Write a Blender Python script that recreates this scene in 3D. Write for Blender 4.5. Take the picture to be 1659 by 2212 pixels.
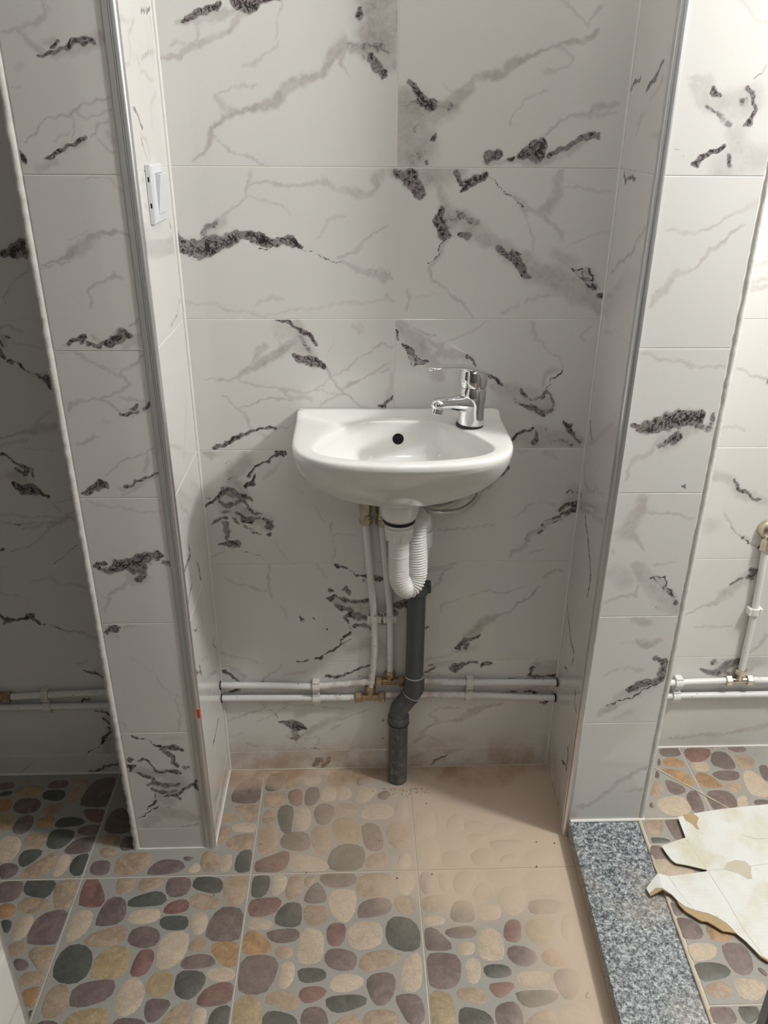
import bpy, bmesh, math, random
import numpy as np
from mathutils import Matrix, Vector
from mathutils.bvhtree import BVHTree
for o in list(bpy.data.objects): bpy.data.objects.remove(o)
random.seed(5)
scene = bpy.context.scene
COL = scene.collection

# ---------------------------------------------------------------- camera
cam_d = bpy.data.cameras.new('camera')
cam_d.sensor_fit = 'VERTICAL'; cam_d.sensor_height = 36.0
cam_d.lens = 1726.6242 / 2212 * 36.0
cam_d.clip_start = 0.02
cam = bpy.data.objects.new('camera', cam_d); COL.objects.link(cam)
pit, yaw, rol = 0.4497, 0.0367, 0.0076
cp, sp, cy, sy = math.cos(pit), math.sin(pit), math.cos(yaw), math.sin(yaw)
fw = Vector((sy*cp, cy*cp, -sp)); rt = Vector((cy, -sy, 0)); up = rt.cross(fw)
rt, up = rt*math.cos(rol) + up*math.sin(rol), up*math.cos(rol) - rt*math.sin(rol)
cam.matrix_world = Matrix(((rt.x, up.x, -fw.x, 0.3665), (rt.y, up.y, -fw.y, -1.7281), (rt.z, up.z, -fw.z, 1.6395), (0, 0, 0, 1)))
scene.camera = cam

# ---------------------------------------------------------------- world, lamps, exposure
world = bpy.data.worlds.new('room_air'); scene.world = world; world.use_nodes = True
world.node_tree.nodes['Background'].inputs[0].default_value = (0.9, 0.95, 1.0, 1)
world.node_tree.nodes['Background'].inputs[1].default_value = 0.05
def lamp(name, kind, loc, power, color, size, aim=None):
    l = bpy.data.lights.new(name, kind); l.energy = power; l.color = color
    if kind == 'POINT': l.shadow_soft_size = size
    else: l.shape = 'DISK'; l.size = size
    o = bpy.data.objects.new(name, l); COL.objects.link(o); o.location = loc
    if aim: o.rotation_euler = (Vector(aim) - Vector(loc)).to_track_quat('-Z', 'Y').to_euler()
    return o
lamp('shower_room_bulb', 'POINT', (1.90, -0.75, 2.36), 100, (1.0, 0.99, 0.96), 0.085)
lamp('hall_fill', 'POINT', (0.55, -2.40, 2.55), 6, (0.95, 0.97, 1.0), 0.08)  # unseen weak fill, added for general ambience from behind the camera
lamp('basin_bay_fill', 'POINT', (0.64, -0.40, 2.70), 8, (1.0, 0.97, 0.92), 0.12)  # unseen fill added in place of ceiling bounce, lifts the basin bay
vs = scene.view_settings
scene.display_settings.display_device = 'sRGB'
vs.view_transform = 'Standard'; vs.look = 'None'; vs.gamma = 1.0; vs.use_curve_mapping = False
vs.exposure = 0.0

# ---------------------------------------------------------------- helpers
class MB:
    def __init__(s): s.v = []; s.f = []
    def add(s, vs_, fs):
        b = len(s.v); s.v += [tuple(p) for p in vs_]; s.f += [tuple(i + b for i in f) for f in fs]; return s
    def box(s, x0, x1, y0, y1, z0, z1):
        return s.add([(x0,y0,z0),(x1,y0,z0),(x1,y1,z0),(x0,y1,z0),(x0,y0,z1),(x1,y0,z1),(x1,y1,z1),(x0,y1,z1)],
                     [(0,3,2,1),(4,5,6,7),(0,1,5,4),(1,2,6,5),(2,3,7,6),(3,0,4,7)])
    def prism(s, poly, z0, z1):
        n = len(poly); a = sum(poly[i][0]*poly[(i+1)%n][1]-poly[(i+1)%n][0]*poly[i][1] for i in range(n))
        if a < 0: poly = poly[::-1]
        return s.add([(x,y,z0) for x,y in poly]+[(x,y,z1) for x,y in poly],
                     [tuple(range(n-1,-1,-1)), tuple(range(n,2*n))]+[(i,(i+1)%n,n+(i+1)%n,n+i) for i in range(n)])
    def rings(s, rings, cap0=True, cap1=True):
        n = len(rings[0]); b = []
        for r in rings: b += list(r)
        f = []
        for k in range(len(rings)-1):
            for i in range(n):
                j = (i+1) % n
                f.append((k*n+i, k*n+j, (k+1)*n+j, (k+1)*n+i))
        if cap0: f.append(tuple(range(n-1,-1,-1)))
        if cap1: f.append(tuple(range((len(rings)-1)*n, len(rings)*n)))
        return s.add(b, f)
    def tube(s, pts, r, n=14, flat=None, cap0=True, cap1=True, side0=None):
        pts = [Vector(p) for p in pts]; rg = []
        t = (pts[1]-pts[0]).normalized()
        side = Vector(side0) if side0 else t.cross(Vector((0,0,1)))
        if side.length < .1: side = t.cross(Vector((0,1,0)))
        side = (side - t*side.dot(t)).normalized()
        for i, p in enumerate(pts):
            a = pts[max(i-1,0)]; b = pts[min(i+1,len(pts)-1)]
            t = (b-a).normalized(); side = (side - t*side.dot(t)).normalized(); o2 = t.cross(side)
            rr = r[i] if isinstance(r, (list,tuple)) else r
            fl = (flat[i] if isinstance(flat, (list,tuple)) else flat) if flat is not None else rr
            rg.append([p + side*(rr*math.cos(2*math.pi*k/n)) + o2*(fl*math.sin(2*math.pi*k/n)) for k in range(n)])
        return s.rings(rg, cap0, cap1)
    def lathe(s, prof, base=(0,0,0), axis=(0,0,1), n=32):
        q = Vector((0,0,1)).rotation_difference(Vector(axis).normalized()); b = Vector(base)
        rg = [[b + q @ Vector((r*math.cos(2*math.pi*k/n), r*math.sin(2*math.pi*k/n), z)) for k in range(n)] for r, z in prof]
        return s.rings(rg)
def wl(o):
    p = Vector((0,0,0))
    while o: p += Vector(o.location); o = o.parent
    return p
def obj(name, mb, mat, parent=None, smooth=False, bevel=0, loc=None, sharp=40):
    me = bpy.data.meshes.new(name)
    off = Vector(loc) if loc is not None else wl(parent)
    me.from_pydata([tuple(Vector(v)-off) for v in mb.v], [], mb.f); me.update()
    bm = bmesh.new(); bm.from_mesh(me); bmesh.ops.recalc_face_normals(bm, faces=bm.faces); bm.to_mesh(me); bm.free()
    me.materials.append(mat)
    o = bpy.data.objects.new(name, me); COL.objects.link(o)
    if loc is not None: o.location = loc
    o.parent = parent
    if smooth:
        me.polygons.foreach_set('use_smooth', [True]*len(me.polygons))
        if sharp:
            bm = bmesh.new(); bm.from_mesh(me)
            for e in bm.edges:
                if len(e.link_faces) == 2 and e.calc_face_angle(0) > math.radians(sharp): e.smooth = False
            bm.to_mesh(me); bm.free()
    if bevel:
        m = o.modifiers.new('edge', 'BEVEL'); m.width = bevel; m.segments = 2; m.limit_method = 'ANGLE'; m.angle_limit = math.radians(35)
    return o
def empty(name, loc, parent=None):
    o = bpy.data.objects.new(name, None); COL.objects.link(o); o.location = loc; o.empty_display_size = .02; o.parent = parent
    return o
def tag(o, label, cat, group=None):
    o['label'] = label; o['category'] = cat
    if group: o['group'] = group
    return o
def struct(o, label=None):
    o['kind'] = 'structure'
    if label: o['label'] = label
    return o
def path(pts, step=.004):
    P = [Vector(p) for p in pts]; P = [P[0]*2-P[1]] + P + [P[-1]*2-P[-2]]; out = []
    for i in range(1, len(P)-2):
        k = max(2, int((P[i+1]-P[i]).length/step))
        for j in range(k):
            t = j/k; a, b, c, d = P[i-1:i+3]
            out.append(.5*((2*b)+(c-a)*t+(2*a-5*b+4*c-d)*t*t+(3*b-a-3*c+d)*t**3))
    return out + [P[-2]]

# ---------------------------------------------------------------- materials
class NT:
    def __init__(s, name):
        s.m = bpy.data.materials.new(name); s.m.use_nodes = True; s.t = s.m.node_tree
        s.b = s.t.nodes['Principled BSDF']
    def n(s, ty, ins=None, out=0, **kw):
        nd = s.t.nodes.new(ty)
        for k, v in kw.items(): setattr(nd, k, v)
        for k, v in (ins or {}).items():
            if isinstance(v, bpy.types.NodeSocket): s.t.links.new(v, nd.inputs[k])
            else: nd.inputs[k].default_value = v
        return nd.outputs[out]
    def math(s, op, a, b=0.0, clamp=False): return s.n('ShaderNodeMath', {0: a, 1: b}, operation=op, use_clamp=clamp)
    def sm(s, lo, hi, v, to0=0.0, to1=1.0):
        return s.n('ShaderNodeMapRange', {0: v, 1: lo, 2: hi, 3: to0, 4: to1}, interpolation_type='SMOOTHSTEP')
    def mix(s, f, a, b, blend='MIX'):
        nd = s.t.nodes.new('ShaderNodeMix'); nd.data_type = 'RGBA'; nd.blend_type = blend
        for i, v in ((0, f), (6, a), (7, b)):
            if isinstance(v, bpy.types.NodeSocket): s.t.links.new(v, nd.inputs[i])
            else: nd.inputs[i].default_value = v if i == 0 or len(v) == 4 else (*v, 1)
        return nd.outputs[2]
    def co(s, which='Object'): return s.n('ShaderNodeTexCoord', out=['Generated','Normal','UV','Object'].index(which))
    def noise(s, co, scale, detail=3.0, rough=.5, dist=0.0): return s.n('ShaderNodeTexNoise', {'Vector': co, 'Scale': scale, 'Detail': detail, 'Roughness': rough, 'Distortion': dist})
    def stretch(s, co, sc): return s.n('ShaderNodeMapping', {'Vector': co, 'Scale': sc})
    def bump(s, h, strength=.2, dist=.001):
        s.t.links.new(s.n('ShaderNodeBump', {'Height': h, 'Strength': strength, 'Distance': dist}), s.b.inputs['Normal'])
    def done(s, col=None, rough=.5, metal=0.0, **kw):
        for k, v in [('Base Color', col), ('Roughness', rough), ('Metallic', metal)] + [(k.replace('_', ' '), v) for k, v in kw.items()]:
            if v is None: continue
            if isinstance(v, bpy.types.NodeSocket): s.t.links.new(v, s.b.inputs[k])
            else: s.b.inputs[k].default_value = (*v, 1) if k == 'Base Color' and len(v) == 3 else v
        return s.m
def plain(name, col, rough=.5, metal=0.0, var=.08, scale=40, bump=0, bscale=200, **kw):
    t = NT(name); co = t.co(); n = t.noise(co, scale, 4)
    c = t.mix(n, tuple(max(0, x*(1-var)) for x in col), tuple(min(1, x*(1+var)) for x in col))
    if bump: t.bump(t.noise(co, bscale, 4), bump)
    return t.done(c, rough, metal, **kw)
def dust_of(t):
    """layer of building dust lying on the washroom floor: thick along the wall, the right side and the far right corner"""
    pos = t.n('ShaderNodeNewGeometry', out=0)
    sep = t.t.nodes.new('ShaderNodeSeparateXYZ'); t.t.links.new(pos, sep.inputs[0]); x, y, z = sep.outputs
    n1 = t.noise(pos, 9, 3); n2 = t.noise(t.stretch(pos, (420, 45, 30)), 1, 2); n3 = t.noise(pos, 60, 4)
    w = t.math('MULTIPLY', t.math('SUBTRACT', n1, .5), .16)
    xw = t.math('ADD', x, w); yw = t.math('ADD', y, w)
    a = t.math('MULTIPLY', t.sm(.33, .56, xw), t.sm(-.56, -.38, yw))
    b = t.sm(.66, .86, xw)
    c = t.sm(-.085, -.025, yw)
    e = t.math('MULTIPLY', t.math('MULTIPLY', t.sm(.06, .30, xw), t.sm(-.55, -.25, yw)), .42)
    d = t.math('MAXIMUM', t.math('MAXIMUM', a, b), t.math('MAXIMUM', t.math('MULTIPLY', c, .85), e))
    d = t.math('ADD', d, .10)
    v = t.math('MULTIPLY', t.math('MULTIPLY', d, t.math('SUBTRACT', 1.0, d)), 1.6)
    mixn = t.math('SUBTRACT', t.math('ADD', t.math('MULTIPLY', n2, .5), t.math('MULTIPLY', n3, .5)), .5)
    d = t.math('ADD', t.math('MULTIPLY', d, .93), t.math('MULTIPLY', mixn, v), clamp=True)
    inside = t.math('MULTIPLY', t.sm(-.06, .03, x, .12, 1.0), t.sm(.03, .05, z, 1.0, .10))
    d = t.math('MULTIPLY', d, inside)
    earth = t.math('MULTIPLY', t.sm(-.085, -.01, yw), t.sm(.35, .65, n1))
    col = t.mix(earth, (.60, .475, .372), (.37, .235, .155))
    col = t.mix(t.math('MULTIPLY', n3, .35), col, (.54, .43, .34))
    return d, col
def marble():
    t = NT('marble_print_glaze'); co = t.co()
    at = t.n('ShaderNodeAttribute', attribute_name='vein')
    sep = t.t.nodes.new('ShaderNodeSeparateColor'); t.t.links.new(at, sep.inputs[0]); R, G, B = sep.outputs
    n1 = t.noise(co, 26, 5, .6); n2 = t.noise(co, 170, 5, .65, .6); n3 = t.noise(co, 70, 6, .6, 1.2); n0 = t.noise(co, 5, 3)
    c = t.mix(n0, (.70, .695, .675), (.755, .75, .735))
    tan = t.mix(n1, (.45, .405, .378), (.34, .298, .29))
    f = t.math('MULTIPLY', R, t.sm(.25, .75, n1, .55, 1.15), clamp=True)
    f = t.math('MULTIPLY', f, t.sm(.3, .7, n3, .75, 1.1), clamp=True)
    c = t.mix(t.math('MULTIPLY', f, .92), c, tan)
    # breccia: grey body, black grains and crackle
    nA = t.noise(co, 36, 6, .66, .8)
    m = t.math('ADD', t.math('MULTIPLY', G, 1.05), t.math('MULTIPLY', t.math('SUBTRACT', nA, .5), 1.4))
    body = t.sm(.42, .72, m)
    haze = t.math('MULTIPLY', t.sm(.10, .75, G), .38)
    n4 = t.noise(co, 64, 6, .68, 2.2)
    q = t.math('ADD', t.math('MULTIPLY', G, .75), t.math('MULTIPLY', t.math('SUBTRACT', n4, .5), 2.6))
    q = t.math('ADD', q, t.math('ADD', t.math('MULTIPLY', t.math('SUBTRACT', n2, .5), .5), t.math('MULTIPLY', t.math('SUBTRACT', nA, .5), .9)))
    grain = t.math('MULTIPLY', t.sm(.60, .88, q), t.sm(.25, .50, t.math('MULTIPLY', body, G)))
    wob = t.n('ShaderNodeVectorMath', {0: co, 1: t.n('ShaderNodeTexNoise', {'Vector': co, 'Scale': 45.0, 'Detail': 3.0}, out=1)}, operation='MULTIPLY_ADD')
    wob.node.inputs[0].default_value = (0, 0, 0); t.t.links.new(wob.node.inputs[1].links[0].from_socket, wob.node.inputs[0]); wob.node.inputs[1].default_value = (.03, .03, .03); t.t.links.remove(wob.node.inputs[1].links[0]) if wob.node.inputs[1].links else None
    t.t.links.new(co, wob.node.inputs[2])
    vo = t.n('ShaderNodeTexVoronoi', {'Vector': wob, 'Scale': 95.0}, out=0, feature='DISTANCE_TO_EDGE')
    crack = t.math('MULTIPLY', t.sm(.085, .02, vo), t.math('MULTIPLY', t.sm(.45, .7, m), t.sm(.42, .60, n1)))
    c = t.mix(haze, c, (.42, .385, .385))
    c = t.mix(t.math('MULTIPLY', body, .80), c, t.mix(t.sm(.3, .7, n2), (.29, .255, .255), (.12, .10, .105)))
    c = t.mix(t.math('MULTIPLY', crack, .85), c, (.05, .038, .04))
    c = t.mix(t.math('MULTIPLY', grain, .93), c, (.034, .026, .028))
    ln = t.sm(.42, .80, t.math('ADD', B, t.math('MULTIPLY', t.math('SUBTRACT', n3, .5), .55)))
    c = t.mix(t.math('MULTIPLY', ln, .9), c, (.045, .034, .034))
    # splashed dirt low on the walls of the basin bay
    pos = t.n('ShaderNodeNewGeometry', out=0)
    sp_ = t.t.nodes.new('ShaderNodeSeparateXYZ'); t.t.links.new(pos, sp_.inputs[0]); x, y, z = sp_.outputs
    st = t.math('MULTIPLY', t.sm(.02, .16, z, .75, 0.0), t.math('MULTIPLY', t.sm(-.04, 0, x), t.sm(.90, .93, x, 1, 0)))
    st = t.math('MULTIPLY', st, t.sm(.30, .68, t.noise(co, 11, 5, .65)))
    c = t.mix(st, c, (.43, .30, .20))
    return t.done(c, t.sm(0, 1, n0, .05, .09), 0, IOR=1.5)
M_MARBLE = marble()
M_GROUT = plain('wall_grout', (.80, .775, .72), .8, var=.12, scale=60, bump=.3)
M_CAULK = plain('white_sealant', (.78, .77, .74), .55, var=.06, bump=.5, bscale=90)
M_PLASTER = plain('rough_white_plaster', (.68, .67, .64), .75, var=.14, scale=120, bump=.8, bscale=160)
M_PAINT = plain('white_wall_paint', (.62, .61, .58), .85, var=.03); M_HALL = plain('dim_hall_plaster', (.20, .19, .175), .9, var=.1)
M_ALU = None
def alu():
    t = NT('brushed_aluminium'); co = t.co()
    n = t.noise(t.stretch(co, (260, 260, 3)), 1, 3)
    return t.done(t.mix(n, (.66, .67, .68), (.72, .73, .74)), t.sm(.2, .8, n, .34, .42), 1.0)
M_ALU = alu()
def ceramic():
    t = NT('white_glazed_ceramic'); n = t.noise(t.co(), 14, 2)
    return t.done(t.mix(n, (.80, .80, .785), (.84, .84, .825)), .07, 0, IOR=1.5, Coat_Weight=.3, Coat_Roughness=.03)
M_CERAMIC = ceramic()
def chrome():
    t = NT('polished_chrome'); n = t.noise(t.co(), 90, 3)
    return t.done(t.mix(n, (.80, .81, .82), (.86, .87, .88)), t.sm(.3, .8, n, .04, .09), 1.0)
M_CHROME = chrome()
M_BLACK = plain('black_rubber', (.012, .012, .013), .45, var=.3)
M_DARK = plain('painted_hollow_shade', (.006, .005, .005), .9, var=.3)  # near black colour stands in for the shade inside holes and slots
M_PVC = plain('white_plastic', (.80, .80, .775), .33, var=.03, Subsurface_Weight=.06)
M_CLIP = plain('ivory_plastic', (.76, .735, .675), .4, var=.1, scale=90)
M_SWITCH = plain('glossy_white_switch_plastic', (.72, .745, .79), .25, var=.02)
def pipe_mat():
    t = NT('white_coated_pipe'); co = t.co(); pos = t.n('ShaderNodeNewGeometry', out=0)
    n = t.noise(co, 55, 5, .65); n2 = t.noise(co, 14, 3)
    sp_ = t.t.nodes.new('ShaderNodeSeparateXYZ'); t.t.links.new(pos, sp_.inputs[0]); x, y, z = sp_.outputs
    near = t.math('MULTIPLY', t.sm(.46, .30, z), t.math('MULTIPLY', t.sm(.20, .36, x), t.sm(.72, .50, x)))
    f = t.math('MULTIPLY', near, t.sm(.42, .60, t.math('ADD', t.math('MULTIPLY', n, .6), t.math('MULTIPLY', n2, .4))))
    c = t.mix(t.math('MULTIPLY', f, .75), (.80, .80, .79), (.47, .37, .28))
    c = t.mix(t.sm(.70, .74, t.noise(co, 150, 2)), c, (.10, .09, .085))
    return t.done(c, .38)
M_PIPE = pipe_mat()
def brass():
    t = NT('nickelled_brass'); n = t.noise(t.co(), 70, 4)
    return t.done(t.mix(n, (.50, .43, .32), (.74, .68, .58)), t.sm(.3, .7, n, .22, .40), 1.0)
M_BRASS = brass()
def old_brass():
    t = NT('dirty_brass'); n = t.noise(t.co(), 90, 5)
    return t.done(t.mix(t.sm(.35, .65, n), (.50, .38, .22), (.30, .22, .15)), t.sm(.3, .7, n, .3, .6), t.sm(.35, .65, n, .95, .25))
M_BRASS_OLD = old_brass()
def braid():
    t = NT('braided_steel'); co = t.co()
    w = t.n('ShaderNodeTexWave', {'Vector': co, 'Scale': 190.0, 'Distortion': 2.0, 'Detail': 1.0}, out=1, wave_type='BANDS', bands_direction='DIAGONAL')
    t.bump(w, .6, .0006)
    return t.done(t.mix(w, (.36, .35, .33), (.74, .72, .69)), .34, .8)
M_BRAID = braid()
def grey_pvc():
    t = NT('dark_grey_pvc'); co = t.co(); pos = t.n('ShaderNodeNewGeometry', out=0)
    sp_ = t.t.nodes.new('ShaderNodeSeparateXYZ'); t.t.links.new(pos, sp_.inputs[0]); x, y, z = sp_.outputs
    n = t.noise(co, 45, 5, .65); sc = t.noise(t.stretch(co, (90, 90, 25)), 1, 4)
    d = t.math('MULTIPLY', t.sm(.40, .05, z), t.sm(.45, .72, n))
    c = t.mix(n, (.060, .067, .074), (.085, .093, .102))
    c = t.mix(t.math('MULTIPLY', d, .45), c, (.33, .30, .27))
    sc2 = t.math('MULTIPLY', t.sm(.66, .72, sc), t.sm(.35, .1, z))
    c = t.mix(t.math('MULTIPLY', sc2, .6), c, (.45, .43, .42))
    return t.done(c, t.sm(.3, .7, n, .30, .46))
M_GREY = grey_pvc()
M_GLUE = plain('pale_solvent_cement', (.34, .35, .35), .4, var=.15)
def granite():
    t = NT('polished_grey_granite'); co = t.co()
    a = t.noise(co, 230, 6, .72); b = t.noise(co, 105, 5, .7, .3); v = t.noise(co, 480, 3, .6); g = t.noise(co, 6, 3)
    mx = t.math('ADD', t.math('MULTIPLY', a, .55), t.math('MULTIPLY', b, .45))
    c = t.mix(t.sm(.43, .51, mx), (.035, .04, .05), (.25, .28, .30))
    c = t.mix(t.sm(.515, .58, mx), c, (.58, .61, .615))
    c = t.mix(t.math('MULTIPLY', t.sm(.60, .66, v), .55), c, (.62, .65, .65))
    c = t.mix(t.math('MULTIPLY', t.sm(.56, .66, t.noise(co, 75, 4, .65)), .80), c, (.05, .056, .068))
    c = t.mix(t.math('MULTIPLY', t.sm(.55, .72, g), .40), c, (.50, .42, .35))
    return t.done(c, .30)
M_GRANITE = granite()
M_MORTAR = plain('cream_mortar', (.58, .50, .40), .85, var=.18, scale=50, bump=.6, bscale=120)
def floor_tile_mat():
    t = NT('pebble_tile_bed'); co = t.co(); d, dc = dust_of(t)
    n = t.noise(co, 320, 3); n1 = t.noise(co, 24, 3)
    c = t.mix(n, (.25, .255, .235), (.37, .37, .345)); c = t.mix(t.math('MULTIPLY', n1, .35), c, (.42, .40, .36))
    t.bump(n, .25, .0006)
    return t.done(t.mix(d, c, dc), .62)
M_BED = floor_tile_mat()
def floor_grout_mat():
    t = NT('floor_joint_grout'); d, dc = dust_of(t); n = t.noise(t.co(), 80, 4)
    return t.done(t.mix(t.math('MULTIPLY', d, .8), t.mix(n, (.52, .47, .39), (.70, .66, .58)), dc), .8)
M_FGROUT = floor_grout_mat()
def stone(name, col, var, dark=None):
    t = NT(name); co = t.co(); d, dc = dust_of(t)
    rnd = t.n('ShaderNodeObjectInfo', out=5)
    off = t.n('ShaderNodeVectorMath', {0: co, 1: t.n('ShaderNodeCombineXYZ', {0: t.math('MULTIPLY', rnd, 37.0), 1: t.math('MULTIPLY', rnd, 91.0)})}, operation='ADD')
    n = t.noise(off, 26, 5, .6, 1.0); n2 = t.noise(off, 240, 4, .7); n3 = t.noise(off, 75, 4, .6, .5)
    c = t.mix(t.sm(.3, .7, n), tuple(x*(1-var) for x in col), tuple(min(1, x*(1+var)) for x in col))
    if dark: c = t.mix(t.math('MULTIPLY', t.sm(.50, .72, n3), .55), c, dark)
    c = t.mix(t.math('MULTIPLY', t.sm(.45, .75, n2), .28), c, tuple(min(1, x*1.7+.04) for x in col))
    c = t.mix(t.math('MULTIPLY', t.sm(.55, .30, n2), .25), c, tuple(x*.5 for x in col))
    c = t.mix(t.math('MULTIPLY', t.math('SUBTRACT', rnd, .5), .5, clamp=True), c, tuple(min(1, x*1.5) for x in col))
    t.bump(n2, .15, .0006)
    return t.done(t.mix(t.math('MULTIPLY', d, .95), c, dc), t.math('ADD', t.math('MULTIPLY', d, .35), .48))
STONE = {'T': stone('tan_stone', (.36, .275, .20), .24, (.29, .18, .12)), 'C': stone('cream_stone', (.50, .415, .32), .14, (.44, .33, .25)),
         'P': stone('plum_stone', (.165, .125, .118), .30, (.10, .075, .075)), 'K': stone('charcoal_green_stone', (.078, .085, .076), .3),
         'R': stone('red_brown_stone', (.19, .108, .095), .32, (.27, .19, .15)), 'Y': stone('ochre_stone', (.37, .285, .17), .22, (.28, .20, .11)),
         'O': stone('rust_ochre_stone', (.37, .23, .115), .3, (.24, .12, .05)), 'N': stone('dark_brown_stone', (.13, .105, .098), .25)}
def card():
    t = NT('white_carton_liner'); co = t.co()
    n = t.noise(co, 7, 5, .6); f = t.noise(co, 60, 5, .7)
    w = t.n('ShaderNodeTexWave', {'Vector': co, 'Scale': 38.0, 'Distortion': .6}, out=1, bands_direction='Y')
    c = t.mix(t.sm(.42, .68, n), (.76, .775, .76), (.66, .625, .50))
    c = t.mix(t.math('MULTIPLY', t.sm(.58, .74, f), .35), c, (.40, .37, .31))
    c = t.mix(t.math('MULTIPLY', w, .05), c, (.5, .5, .45))
    t.bump(w, .12, .0008)
    return t.done(c, .55)
M_CARD = card()
M_KRAFT = plain('torn_kraft_board', (.46, .34, .19), .85, var=.18, scale=70, bump=.4)
M_STAIN = plain('water_stained_board', (.56, .53, .42), .6, var=.06)
M_CREASE = plain('pressed_crease', (.60, .58, .50), .7, var=.1)
M_RED = plain('red_marker_paint', (.75, .07, .02), .5)
M_DOOR = plain('grey_door_paint', (.16, .16, .155), .4, var=.05)
M_CRUMB = plain('brown_dirt', (.17, .11, .07), .95, var=.5, scale=300)

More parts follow.
